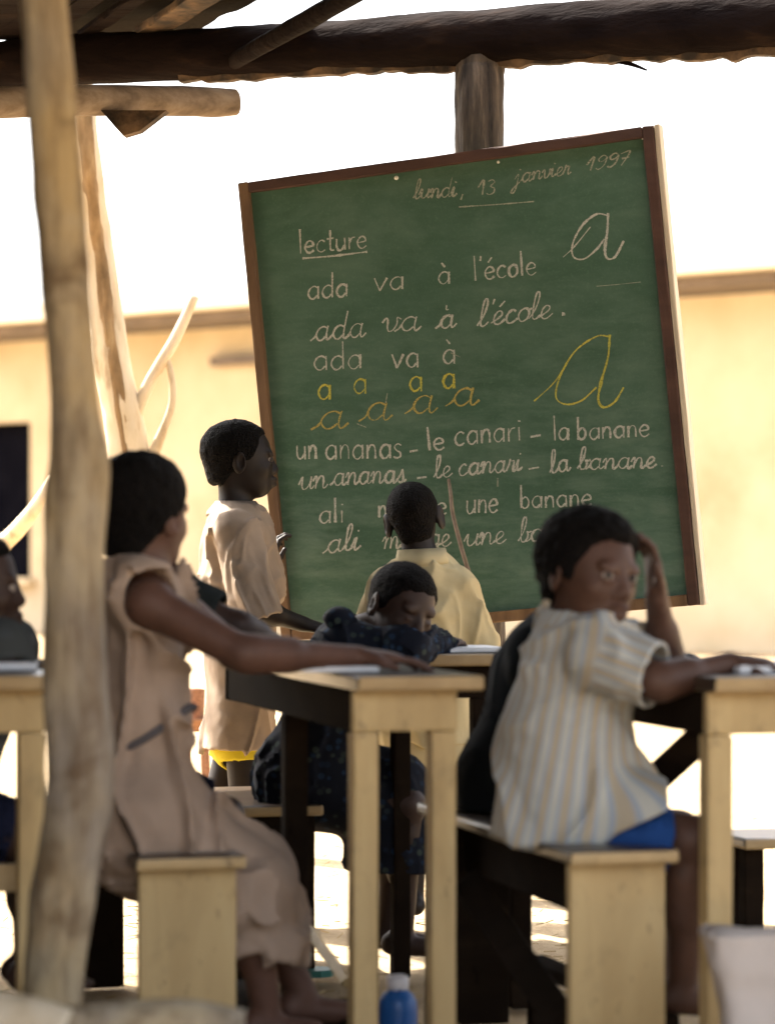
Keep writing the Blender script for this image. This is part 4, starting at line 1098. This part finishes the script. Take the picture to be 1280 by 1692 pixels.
def eyes(t, c, F, U, hh, gaze):
    R, F, U = frame(F, U)
    for s in (-1, 1):
        p = c + hh * (s * .145 * R + .380 * F - .003 * U); r = .053 * hh
        bm = bmesh.new(); bmesh.ops.create_uvsphere(bm, u_segments=64, v_segments=48, radius=r)
        g = Vector(unit(gaze))
        for f in bm.faces:
            f.material_index = 1 if f.calc_center_median().normalized().dot(g) > 0.80 else 0
        off = Vector(p) - Vector(origin(t))
        for v in bm.verts: v.co = v.co + off
        me = bpy.data.meshes.new('eye'); bm.to_mesh(me); bm.free()
        me.materials.append(M['eye_white']); me.materials.append(M['eye_dark'])
        me.polygons.foreach_set('use_smooth', [True] * len(me.polygons))
        o = bpy.data.objects.new('eye', me); COL.objects.link(o); o.parent = t

def hand_prims(fd, w, d, n, hl, side, curl=0.35, spread=0.10, thumb=0.6):
    """w wrist, d towards the knuckles, n palm normal, side: +1 thumb on d x n side"""
    d = unit(d); n = unit(n - d * np.dot(n, d)); s = np.cross(d, n) * side
    pl = hl * 0.50
    fd.add(f_ell(w + d * pl * .55, np.array([hl * .21, pl * .62, hl * .10]), (s, d, n)), .012)
    fd.add(f_cone(w - d * hl * .06, w + d * pl * .4, hl * .125, hl * .12, (n, .75)), .015)
    lens = [.44, .50, .46, .36]; r = hl * .052
    for i, L in enumerate(lens):
        o = (1.5 - i) * hl * .105
        p = w + d * pl * (1.0 - .05 * abs(i - 1.2)) + s * o
        fdv = unit(d + s * spread * (1.5 - i) * .5); a = curl * (1 + .12 * i)
        q = p - fdv * hl * .08
        seg = [L * hl * .46, L * hl * .31, L * hl * .23]; ang = a * .5
        prev = q; rr = r
        fd.add(f_cone(prev, p, r * 1.1, r * 1.05), .006); prev = p
        for L_ in seg:
            dv = math.cos(ang) * fdv + math.sin(ang) * n
            nx = prev + dv * L_
            fd.add(f_cone(prev, nx, rr, rr * .92), .003)
            prev = nx; rr *= .92; ang += a
    p = w + d * pl * .28 + s * hl * .15; dv = unit(d * .75 + s * .65 + n * .25)
    m1 = p + dv * hl * .22; m2 = m1 + unit(d * .95 + s * .25 + n * thumb * .5) * hl * .18
    fd.add(f_cone(p, m1, hl * .075, hl * .062), .01); fd.add(f_cone(m1, m2, hl * .06, hl * .048), .004)

def body(t, k, m='skin_dark', h=0.005):
    """k: joints and sizes of one child"""
    g = k.get('g', 1.0); fd = Field(h)
    F, U = k['face']; c = k['head']; hh = k['hh']
    W = head_prims(fd, c, F, U, hh, k.get('ef', 1.0))
    Nb, Ch, Pv, SL, SR, HL, HR = (k[x] for x in ('Nb', 'Ch', 'Pv', 'SL', 'SR', 'HL', 'HR'))
    fw = unit(k['fwd'])
    fd.add(f_cone(Nb - unit(W(0, -.1, -.25) - Nb) * .02, W(0, -.10, -.22), .040 * g, .041 * g), .02)
    ts = k.get('ts', 1.0)
    fd.add(f_cone(Pv, Ch, .092 * g * ts, .094 * g * ts, (fw, .82)), .03)
    fd.add(f_cone(Ch, Nb, .085 * g * ts, .042 * g, (fw, .85)), .04)
    fd.add(f_cone(SL, SR, .040 * g, .040 * g), .04)
    fd.add(f_cone(HL, HR, .074 * g * k.get('tg', 1.0), .074 * g * k.get('tg', 1.0)), .05)
    for s in 'LR':
        S, E, Wr, H, K, A = (k[x + s] for x in 'SEWHKA')
        fd.add(f_cone(S, E, .039 * g, .031 * g), .025); fd.add(f_cone(E, Wr, .0305 * g, .0215 * g), .012)
        mid = E + (Wr - E) * .25; fd.add(f_cone(E + (Wr - E) * .1, mid + (Wr - E) * .12, .033 * g, .030 * g), .02)
        tg = k.get('tg', 1.0); fd.add(f_cone(H, K, .066 * g * tg, .045 * g), .03); fd.add(f_cone(K, A, .042 * g, .027 * g), .015)
        calf = K + (A - K) * .3 - unit(k['toe' + s]) * .012; fd.add(f_cone(calf - (K - A) * -.05, calf + (A - K) * .2, .042 * g, .034 * g), .02)
        to = unit(k['toe' + s]); dn = A - A3(0, 0, .028 * g)
        fd.add(f_cone(dn - to * .025, dn + to * .085 * g - A3(0, 0, .012), .028 * g, .022 * g), .018)
        for q in range(5):
            sd = unit(np.cross(to, A3(0, 0, 1)))
            b_ = dn + to * .09 * g - A3(0, 0, .014) + sd * (q - 2) * .012 * g
            fd.add(f_cone(b_, b_ + to * .022 * g, .008 * g, .0075 * g), .006)
        hd = k.get('hand' + s)
        if hd: hand_prims(fd, Wr, hd[0], hd[1], k.get('hl', .135), hd[2], *hd[3:])
    V, Q = fd.mesh(1)
    return fast_mesh('body', V, Q, M[m], t)

def garment(t, name, m, parts, holes=(), h=0.0055, th=0.007, fold=0.006, fs=16, stretch=(1, 1, .45), clips=(), cut=(), attr=None, seed=1.0, solid=0):
    """parts: (a, b, ra, rb, k, flat, [(point, normal) ...]); hollow shell, open where its parts are clipped"""
    fd = Field(h)
    for a, b, ra, rb, k, flat, cl in parts:
        p = f_cone(a, b, ra, rb, flat)
        if cl:
            def fn(P, f0=p[2], cl=cl):
                d = f0(P)
                for q, n in cl: d = np.maximum(d, (P - q) @ unit(n))
                return d
            p = (p[0], p[1], fn)
        fd.add(p, k)
    st = np.array(stretch)
    def folds(P, D):
        w = np.stack([vnoise(P, 4.5, seed + i) for i in range(3)], -1) * 0.13
        Q = (P + w) * st
        mk = np.clip(0.55 + 1.3 * vnoise(P, 5.5, seed + 9), 0.05, 1.1)
        r1 = np.clip(1 - np.abs(vnoise(Q, fs, seed + 3)) * 3.2, 0, 1) ** 1.4
        r2 = np.clip(1 - np.abs(vnoise(Q * A3(1, 1, 1.5), fs * 1.9, seed + 5)) * 3.0, 0, 1) ** 1.5
        lo_ = vnoise(Q, fs * 0.4, seed + 7)
        return D - fold * np.maximum(r1 * mk + 0.38 * r2 * (1.1 - mk) + 0.45 * lo_ + 0.12 + 0.10 * vnoise(P, 45, seed), 0.0)
    fd.post(folds)
    for a, b, ra, rb, k, flat, cl in parts[:len(parts) - solid]:
        ext = unit(np.asarray(b) - np.asarray(a)) * 0.05
        fd.add(f_cone(a, np.asarray(b) + (ext if cl else 0), max(ra - th, .003), max(rb - th, .003), flat), 0, 's')
    for a, b, ra, rb in holes: fd.add(f_cone(a, b, ra, rb), 0.004, 's')
    for q, n in cut:
        big = 3.0; nn = unit(n)
        fd.add((np.asarray(q) - big, np.asarray(q) + big, lambda P, q=q, nn=nn: -((P - q) @ nn)), 0.003, 's')
    V, Q = fd.mesh(1)
    o = fast_mesh(name, V, Q, M[m], t)
    if attr is not None:
        at = o.data.attributes.new('stripe', 'FLOAT', 'POINT')
        at.data.foreach_set('value', attr(np.array([0.0]) if False else V).astype(np.float32))
    return o

def collar(t, m, c, up, fw, r, hgt, open_=0.5, flare=1.25, name='collar'):
    R, F, U = frame(fw, up); V = []; n = 48; prof = [(1.0, 0.0), (0.98, hgt), (1.02, hgt * 1.12), (flare * .98, hgt * .2), (flare * 1.02, -hgt * .25), (flare * .99, -hgt * .2), (1.03, hgt * .85)]
    a0, a1 = math.pi / 2 + open_ * .5, math.pi / 2 + 2 * math.pi - open_ * .5; F_ = []
    for i in range(n):
        a = a0 + (a1 - a0) * i / (n - 1)
        for q, z in prof:
            wob = 1 + .03 * math.sin(5 * a + q * 3)
            V.append(c + r * q * wob * (math.cos(a) * R + math.sin(a) * F * .95) + U * z)
    k = len(prof)
    for i in range(n - 1):
        for j in range(k): F_.append((i * k + j, i * k + (j + 1) % k, i * k + k + (j + 1) % k, i * k + k + j))
    F_ += [tuple(range(k))[::-1], tuple((n - 1) * k + j for j in range(k))]
    return link_mesh(name, V, F_, m, t)

Z = A3(0, 0, 1); DN = A3(0, 0, -1)
def person(base, label, group=None):
    return thing('person', base, label, 'person', group)

# boy standing at the left end of the board
def kid_a():
    Y = 7.62
    k = dict(head=J(396, 758, Y), hh=.199, face=(A3(1, .18, -.02), A3(.03, 0, 1)), fwd=A3(1, .1, 0), g=.98, tg=.72, ts=.9,
        Nb=J(389, 846, Y), Ch=J(400, 930, Y), Pv=J(396, 1150, Y), SR=J(390, 880, Y - .125), SL=J(400, 880, Y + .125),
        HR=J(396, 1180, Y - .055), HL=J(398, 1180, Y + .055), ER=J(420, 1005, Y - .17), WR=J(500, 1031, Y - .08), EL=J(445, 965, Y + .22), WL=J(447, 946, Y + .33),
        KR=J(408, 1335, Y - .05), AR=J(405, 1478, Y - .05), KL=J(362, 1325, Y + .06), AL=J(338, 1466, Y + .06), toeR=A3(1, -.1, 0), toeL=A3(1, .1, -.25),
        handR=(A3(1, .3, -.25), A3(0, .3, -1), 1, .5), handL=(A3(.1, .1, 1), A3(1, .5, 0), -1, .6), hl=.14)
    t = person(A3(k['Pv'][0], Y, 0), 'boy in a loose pinkish-tan shirt standing in profile at the left edge of the chalkboard')
    body(t, k, 'skin_dark', .0042)
    eyes(t, k['head'], *k['face'], k['hh'], A3(.72, -.62, -.1))
    hair_mesh(t, k['head'], *k['face'], k['hh'], .0065, .002, cut=-.36)
    fl = (A3(1, 0, 0), .80)
    hem = J(392, 1234, Y)
    b0 = J(390, 1290, Y)
    slv = J(427, 1030, Y - .17); sd = unit(slv - k['SR']); sl2 = J(440, 985, Y + .21); sd2 = unit(sl2 - k['SL'])
    parts = [(J(398, 905, Y), J(396, 1080, Y), .116, .118, .02, fl, []), (J(396, 1070, Y), b0, .125, .150, .04, (A3(1, 0, 0), .64), [(hem, DN)]),
             (k['SL'] + DN * .0, k['SR'], .052, .052, .05, None, []),
             (J(393, 865, Y), J(400, 960, Y), .062, .118, .04, None, []),
             (k['SR'], slv + sd * .05, .056, .068, .012, None, [(slv, sd + A3(.35, 0, -.1))]),
             (k['SL'], sl2 + sd2 * .05, .056, .062, .012, None, [(sl2, sd2)])]
    garment(t, 'shirt', 'cloth_tan', parts, holes=[(k['Nb'] + A3(0, 0, -.03), k['head'], .052, .06)], h=.004, fold=.018, fs=10, stretch=(1, 1, .35), seed=2)
    collar(t, M['cloth_tan'], k['Nb'] + A3(.004, 0, -.004), A3(-.30, 0, 1), A3(1, 0, 0), .057, .030, .9, 1.5)
    sh = J(392, 1246, Y)
    parts = [(J(396, 1175, Y), J(392, 1215, Y), .10, .10, .02, (A3(1, 0, 0), .7), []),
             (k['HR'] + Z * .02, J(402, 1290, Y - .05), .062, .060, .03, None, [(J(402, 1254, Y - .05), A3(0, 0, -1))]),
             (k['HL'] + Z * .02, J(376, 1290, Y + .055), .062, .060, .03, None, [(J(376, 1252, Y + .055), A3(-.1, 0, -1))])]
    garment(t, 'shorts', 'cloth_yellow', parts, h=.0055, fold=.003, seed=6)
kid_a()

# small boy with his back to us, pointing at the board
def kid_b():
    Y = 7.40
    k = dict(head=J(683, 855, Y), hh=.178, face=(A3(.06, 1, .02), A3(-.16, .12, 1)), fwd=A3(0, 1, 0), g=.92, ef=1.22,
        Nb=J(694, 922, Y - .01), Ch=J(698, 1010, Y), Pv=J(706, 1190, Y), SL=J(640, 972, Y), SR=J(755, 970, Y), HL=J(675, 1215, Y), HR=J(738, 1215, Y),
        EL=J(600, 1060, Y + .02), WL=J(622, 1120, Y + .16), ER=J(794, 1056, Y + .01), WR=J(790, 1040, Y + .17),
        KL=J(682, 1345, Y), AL=J(684, 1478, Y), KR=J(748, 1345, Y + .02), AR=J(750, 1478, Y + .02), toeL=A3(-.1, 1, 0), toeR=A3(.2, 1, 0),
        handL=(A3(.3, .8, 0), A3(0, 0, -1), 1, .5), handR=(A3(0, .35, 1), A3(-1, .2, .1), 1, 1.3), hl=.125)
    t = person(A3(k['Pv'][0], Y, 0), 'small boy in a khaki-yellow shirt seen from behind, holding the pointer to the chalkboard')
    body(t, k, 'skin_dark', .0042)
    hair_mesh(t, k['head'], *k['face'], k['hh'], .0055, .0018, cut=-.36)
    fl = (A3(0, 1, 0), .72); hem = J(708, 1222, Y)
    sl = J(606, 1078, Y + .02); s1 = unit(sl - k['SL']); sr = J(790, 1076, Y + .01); s2 = unit(sr - k['SR'])
    parts = [(J(697, 990, Y), J(712, 1270, Y), .108, .132, .02, fl, [(hem, DN)]),
             (k['SL'], k['SR'], .040, .040, .05, None, []), (J(694, 945, Y), J(697, 1010, Y), .050, .092, .05, None, []),
             (k['SL'], sl + s1 * .05, .044, .052, .014, None, [(sl, s1)]), (k['SR'], sr + s2 * .05, .044, .055, .014, None, [(sr, s2 + A3(-.25, 0, 0))])]
    garment(t, 'shirt', 'cloth_khaki', parts, holes=[(k['Nb'] + DN * .02, k['head'], .045, .05)], h=.004, fold=.022, fs=9, stretch=(1, 1, .38), seed=4)
    collar(t, M['cloth_khaki'], J(697, 930, Y - .004), A3(-.05, .16, 1), A3(0, 1, 0), .061, .033, .7, 1.15)
    parts = [(J(707, 1180, Y), J(709, 1235, Y), .125, .12, .02, fl, []),
             (J(676, 1225, Y), J(684, 1350, Y), .074, .074, .03, None, [(J(683, 1305, Y), DN)]), (J(738, 1225, Y), J(752, 1350, Y), .074, .074, .03, None, [(J(751, 1308, Y), DN)])]
    garment(t, 'shorts', 'cloth_khaki', parts, h=.0055, fold=.005, seed=7)
kid_b()

# child in navy print slumped over the second-row desk
def kid_c():
    Y = 6.62
    k = dict(head=J(664, 1002, Y - .05), hh=.195, face=(A3(.48, -.80, -.28), A3(.32, -.10, .92)), fwd=A3(.9, .2, -.1), g=.95,
        Nb=J(598, 1050, Y), Ch=J(575, 1110, Y), Pv=J(505, 1285, Y + .06), SR=J(570, 1072, Y - .10), SL=J(622, 1066, Y + .12), HR=J(508, 1292, Y - .0), HL=J(512, 1292, Y + .12),
        ER=J(678, 1075, Y - .12), WR=J(735, 1062, Y + .04), EL=J(700, 1070, Y + .14), WL=J(675, 1062, Y + .02),
        KR=J(672, 1330, Y - .02), AR=J(665, 1540, Y), KL=J(660, 1330, Y + .14), AL=J(640, 1530, Y + .12), toeR=A3(1, 0, 0), toeL=A3(1, 0, 0),
        handR=(A3(.3, .9, 0), A3(0, 0, -1), 1, .3), handL=(A3(-.2, -1, 0), A3(0, 0, -1), -1, .3), hl=.13)
    t = person(A3(k['Pv'][0], Y, 0), 'child in a navy print dress bent over the second row desk with bowed head')
    body(t, k, 'skin_mid', .005)
    hair_mesh(t, k['head'], *k['face'], k['hh'], .006, .002, line=(-.10, 1.0))
    fl = (A3(.9, .2, 0), .85)
    s1 = k['ER']; d1_ = unit(s1 - k['SR']); s2 = k['EL']; d2_ = unit(s2 - k['SL']); w1 = k['ER'] + (k['WR'] - k['ER']) * .9; w2 = k['EL'] + (k['WL'] - k['EL']) * .9
    parts = [(k['Ch'] + A3(0, 0, .02), J(520, 1270, Y + .05), .112, .125, .03, fl, []), (k['SL'], k['SR'], .055, .055, .05, None, []),
             (k['SR'], s1, .060, .046, .03, None, []), (k['SL'], s2, .060, .046, .03, None, []), (s1, w1 + (w1 - s1) * .2, .046, .036, .015, None, [(w1, w1 - s1)]), (s2, w2 + (w2 - s2) * .2, .046, .036, .015, None, [(w2, w2 - s2)]),
             (J(505, 1285, Y + .05), J(640, 1320, Y + .05), .12, .10, .04, None, []), (J(640, 1318, Y + .05), J(650, 1480, Y + .05), .10, .12, .03, None, [(J(648, 1440, Y), DN)])]
    garment(t, 'dress', 'cloth_navy_print', parts, holes=[(k['Nb'] + A3(-.02, 0, -.02), k['head'], .05, .06)], fold=.011, seed=9)
    V, F = log_mesh([J(546, 1040, Y - .10), J(560, 1030, Y - .10), J(578, 1040, Y - .11)], [.03, .04, .03], n=24, seg=20, rough=.2, seed=51)
    link_mesh('puff_sleeve', V, F, M['cloth_navy_print'], t)
kid_c()

# girl in the sleeveless dress on the left bench
def kid_d():
    Y = 5.40
    k = dict(head=J(236, 848, Y), hh=.212, face=(A3(.50, .87, -.03), A3(.05, 0, 1)), fwd=A3(.92, .38, 0), g=1.05, tg=.84, ts=.70,
        Nb=J(236, 952, Y), Ch=J(246, 1030, Y), Pv=J(238, 1330, Y), SR=J(246, 998, Y - .115), SL=J(272, 985, Y + .13), HR=J(245, 1362, Y - .06), HL=J(252, 1362, Y + .07),
        ER=J(402, 1080, Y - .16), WR=J(590, 1086, Y - .02), EL=J(385, 1075, Y + .22), WL=J(470, 1082, Y + .16),
        KR=J(408, 1474, Y - .02), AR=J(440, 1670, Y + .0), KL=J(412, 1474, Y + .12), AL=J(500, 1640, Y + .12), toeR=A3(1, .1, 0), toeL=A3(1, .2, 0),
        handR=(A3(1, .12, -.04), A3(0, 0, -1), -1, .22), handL=(A3(1, -.2, 0), A3(0, 0, -1), 1, .3), hl=.15)
    t = person(A3(k['Pv'][0], Y, 0), 'girl in a sleeveless pinkish-tan dress seated on the left bench, one arm along the desk')
    body(t, k, 'skin_warm', .005)
    hair_mesh(t, k['head'], *k['face'], k['hh'], .013, .003, cut=-.47, line=(-.03, 1.35))
    fl = (A3(.92, .38, 0), .84)
    parts = [(J(236, 1000, Y), J(240, 1190, Y), .090, .076, .03, fl, []), (J(240, 1180, Y), J(234, 1355, Y), .074, .110, .05, None, []),
             (J(236, 975, Y - .075), J(262, 970, Y + .10), .045, .045, .05, None, []), (k['HR'], k['HL'], .098, .098, .05, None, []),
             (J(240, 1362, Y), J(400, 1470, Y - .02), .108, .068, .05, None, []), (J(248, 1362, Y + .05), J(405, 1470, Y + .12), .105, .068, .05, None, []), (J(244, 1362, Y), J(404, 1468, Y + .05), .105, .070, .06, None, []),
             (J(402, 1470, Y - .02), J(430, 1620, Y - .01), .068, .062, .07, None, [(J(440, 1560, Y), A3(.05, 0, -1))]), (J(404, 1468, Y + .05), J(432, 1620, Y + .05), .070, .066, .07, None, [(J(440, 1560, Y), A3(.05, 0, -1))]), (J(402, 1470, Y + .12), J(430, 1620, Y + .12), .066, .060, .07, None, [(J(440, 1560, Y), A3(.05, 0, -1))])]
    garment(t, 'dress', 'cloth_dress', parts, holes=[(k['Nb'] + A3(.01, 0, .0), k['head'] + A3(0, 0, .1), .058, .12), (k['SR'] + A3(.005, .02, .016), k['SR'] + A3(.05, -.13, -.015), .054, .066), (k['SL'] + A3(0, -.03, 0), k['SL'] + A3(.05, .13, -.03), .05, .06)],
            h=.0055, fold=.034, fs=11, stretch=(1, 1, .6), seed=11, th=.010)
    c = J(243, 1214, Y)
    path = [c + A3(.089 * math.cos(a), .089 * math.sin(a), .052 * math.cos(a) - .004 * math.sin(3 * a)) for a in np.linspace(-2.9, 2.9, 26)]
    V, F = log_mesh(path, [.008] * 26, n=120, seg=10, rough=.25, seed=52)
    link_mesh('sash', V, F, M['cloth_sash'], t)  # dark band standing for the shadowed crease at the waist
kid_d()

# boy in the striped shirt looking back at the camera
def kid_e():
    Y = 5.22
    k = dict(head=J(974, 944, Y), hh=.206, face=(A3(.62, -.77, -.11), A3(.10, .02, 1)), fwd=A3(.95, .25, 0), g=1.0, tg=.74,
        Nb=J(952, 1025, Y + .03), Ch=J(948, 1105, Y + .03), Pv=J(936, 1305, Y + .06), SR=J(990, 1082, Y - .09), SL=J(962, 1072, Y + .17), HR=J(940, 1360, Y - .0), HL=J(935, 1360, Y + .13),
        ER=J(1085, 1128, Y - .17), WR=J(1205, 1096, Y - .08), EL=J(1098, 1085, Y + .16), WL=J(1084, 985, Y + .07),
        KR=J(1142, 1388, Y - .10), AR=J(1128, 1625, Y - .06), KL=J(1120, 1378, Y + .18), AL=J(1090, 1600, Y + .16), toeR=A3(1, -.1, 0), toeL=A3(1, .1, 0),
        handR=(A3(1, .05, -.02), A3(0, .2, -1), -1, .55), handL=(A3(-.12, -.12, 1), A3(-.75, -.25, 0), 1, .42), hl=.14)
    t = person(A3(k['Pv'][0], Y, 0), 'boy in a striped shirt looking back at the camera, head propped on his hand')
    body(t, k, 'skin_brown', .0042)
    eyes(t, k['head'], *k['face'], k['hh'], A3(.25, -1, .0))
    hair_mesh(t, k['head'], *k['face'], k['hh'], .017, .005, cut=-.44, line=(-.05, 1.0))
    fl = (A3(.95, .25, 0), .9)
    s1 = J(1080, 1116, Y - .15); d1_ = unit(s1 - k['SR']); s2 = J(1050, 1075, Y + .18); d2_ = unit(s2 - k['SL'])
    top, bot = J(962, 1085, Y + .03), J(936, 1250, Y + .05)
    parts = [(top, bot, .104, .124, .03, fl, []), (bot, J(940, 1420, Y + .06), .124, .165, .04, fl, [(J(940, 1385, Y), A3(-.05, 0, -1)), (J(1085, 1328, Y), A3(.46, 0, -.88))]),
             (k['SL'], k['SR'], .050, .050, .05, None, []), (J(956, 1035, Y + .03), top, .056, .098, .05, None, []),
             (k['SR'], s1 + d1_ * .05, .060, .060, .016, None, [(s1, d1_ + A3(.15, 0, .05))]), (k['SL'], s2 + d2_ * .05, .06, .062, .04, None, [(s2, d2_)]),
             (J(950, 1335, Y + .03), J(1110, 1372, Y - .08), .105, .088, .05, None, [(J(940, 1386, Y), A3(-.05, 0, -1)), (J(1085, 1328, Y), A3(.46, 0, -.88)), (J(1090, 1330, Y), A3(1, 0, -.1))])]
    ax0, ax1 = k['SR'], s1
    def stripe(V):
        c = top + (bot - top) * np.clip((V - top) @ (bot - top) / ((bot - top) @ (bot - top)), -1, 2)[:, None]
        q = V - c; ang = np.arctan2(q[:, 1], q[:, 0]) * 0.115
        d = ax1 - ax0; tt = np.clip((V - ax0) @ d / (d @ d), 0, 1.4); c2 = ax0 + tt[:, None] * d
        q2 = V - c2; e1 = unit(np.cross(d, Z)); e2 = unit(np.cross(d, e1))
        ang2 = np.arctan2(q2 @ e1, q2 @ e2) * .066
        arm = (np.linalg.norm(q2, axis=1) < .085) & (tt > .22)
        return np.where(arm, ang2, ang)
    garment(t, 'shirt', 'cloth_striped', parts, holes=[(k['Nb'] + A3(0, 0, -.01), k['head'], .055, .062)], h=.0045, fold=.016, fs=9, stretch=(.8, .8, 1.0), seed=14, attr=stripe, solid=1)
    collar(t, M['cloth_striped'], k['Nb'] + A3(.0, -.005, -.012), A3(.1, -.05, 1), A3(.9, -.3, 0), .060, .022, .8, 1.3)
    parts = [(J(940, 1335, Y + .06), J(960, 1342, Y + .06), .09, .08, .03, None, []),
             (J(945, 1362, Y - .0), J(1160, 1398, Y - .12), .064, .058, .04, None, [(J(1108, 1372, Y - .1), A3(1, 0, -.1))]), (J(945, 1352, Y + .12), J(1150, 1390, Y + .2), .066, .060, .04, None, [(J(1100, 1372, Y + .15), A3(1, 0, -.1))])]
    garment(t, 'shorts', 'cloth_blue', parts, fold=.004, seed=15)
kid_e()

# neighbours mostly hidden behind the two front children
def simple_kid(Y, label, cm, sk, head, hh, face, fwd, Nb, Ch, Pv, SR, SL, ER, EL, WR, WL, KR, slv, g=.95, hair=.008, seed=20):
    k = dict(head=J(*head, Y), hh=hh, face=face, fwd=fwd, g=g, Nb=J(*Nb, Y), Ch=J(*Ch, Y), Pv=J(*Pv, Y), SR=J(*SR, Y - .11), SL=J(*SL, Y + .12), HR=J(Pv[0], Pv[1] + 10, Y - .05), HL=J(Pv[0], Pv[1] + 10, Y + .06),
        ER=J(*ER, Y - .13), EL=J(*EL, Y + .15), WR=J(*WR, Y - .03), WL=J(*WL, Y + .10), KR=J(*KR, Y - .04), KL=J(KR[0] - 8, KR[1], Y + .12), AR=J(KR[0] - 5, KR[1] + 200, Y - .04), AL=J(KR[0] - 15, KR[1] + 190, Y + .12),
        toeR=A3(1, 0, 0), toeL=A3(1, .1, 0), handR=(A3(1, .1, 0), A3(0, 0, -1), -1, .3), handL=(A3(1, -.1, 0), A3(0, 0, -1), 1, .3), hl=.13)
    t = person(A3(k['Pv'][0], Y, 0), label)
    body(t, k, sk, .0058)
    eyes(t, k['head'], *k['face'], hh, np.asarray(face[0]))
    hair_mesh(t, k['head'], *k['face'], hh, hair, .0025)
    f = unit(k['ER'] - k['SR']); e = k['SR'] + (k['ER'] - k['SR']) * slv; f2 = unit(k['EL'] - k['SL']); e2 = k['SL'] + (k['EL'] - k['SL']) * slv
    fl = (unit(fwd), .85)
    parts = [(k['Ch'], k['Pv'], .115, .12, .03, fl, []), (k['Pv'], k['Pv'] + DN * .09, .12, .12, .03, None, [(k['Pv'] + DN * .055, DN)]), (k['SL'], k['SR'], .052, .052, .05, None, []), (k['Ch'], k['Nb'], .105, .058, .04, None, []),
             (k['SR'], e + f * .05, .056, .054, .035, None, [(e, f)]), (k['SL'], e2 + f2 * .05, .056, .054, .035, None, [(e2, f2)])]
    garment(t, 'shirt', cm, parts, holes=[(k['Nb'] + DN * .02, k['head'], .048, .056)], h=.006, fold=.006, seed=seed)
    parts = [(k['HR'], k['KR'] + unit(k['KR'] - k['HR']) * .05, .078, .06, .03, None, [(k['KR'] - unit(k['KR'] - k['HR']) * .04, k['KR'] - k['HR'])]), (k['HL'], k['KL'] + unit(k['KL'] - k['HL']) * .05, .078, .06, .03, None, [(k['KL'] - unit(k['KL'] - k['HL']) * .04, k['KL'] - k['HL'])])]
    garment(t, 'shorts', 'cloth_navy', parts, h=.006, fold=.004, seed=seed + 1)
simple_kid(5.85, 'child in a dark charcoal shirt mostly hidden behind the girl in the sleeveless dress', 'cloth_charcoal', 'skin_mid', (226, 868), .17, (A3(.8, .6, 0), Z), A3(.95, .3, 0), (222, 945), (225, 1020), (215, 1290),
           (272, 982), (262, 975), (392, 1035), (370, 1030), (470, 1072), (440, 1068), (370, 1350), .72, seed=21)
simple_kid(5.78, 'child in black clothes mostly hidden behind the boy in the striped shirt', 'cloth_black', 'skin_dark', (962, 965), .17, (A3(.9, .3, -.3), A3(.3, 0, 1)), A3(.95, .3, 0), (926, 1040), (904, 1115), (850, 1290),
           (888, 1082), (914, 1072), (990, 1095), (985, 1085), (1080, 1090), (1070, 1080), (1000, 1350), .7, seed=23)
simple_kid(5.35, 'child in a dark grey patterned top at the left edge, in profile beside the pole', 'cloth_grey_print', 'skin_mid', (-46, 964), .195, (A3(1, .1, -.08), A3(.1, 0, 1)), A3(.95, .3, 0), (-55, 1050), (-60, 1130), (-110, 1330),
           (0, 1078), (10, 1070), (10, 1112), (15, 1108), (50, 1108), (45, 1102), (60, 1390), .85, seed=25)
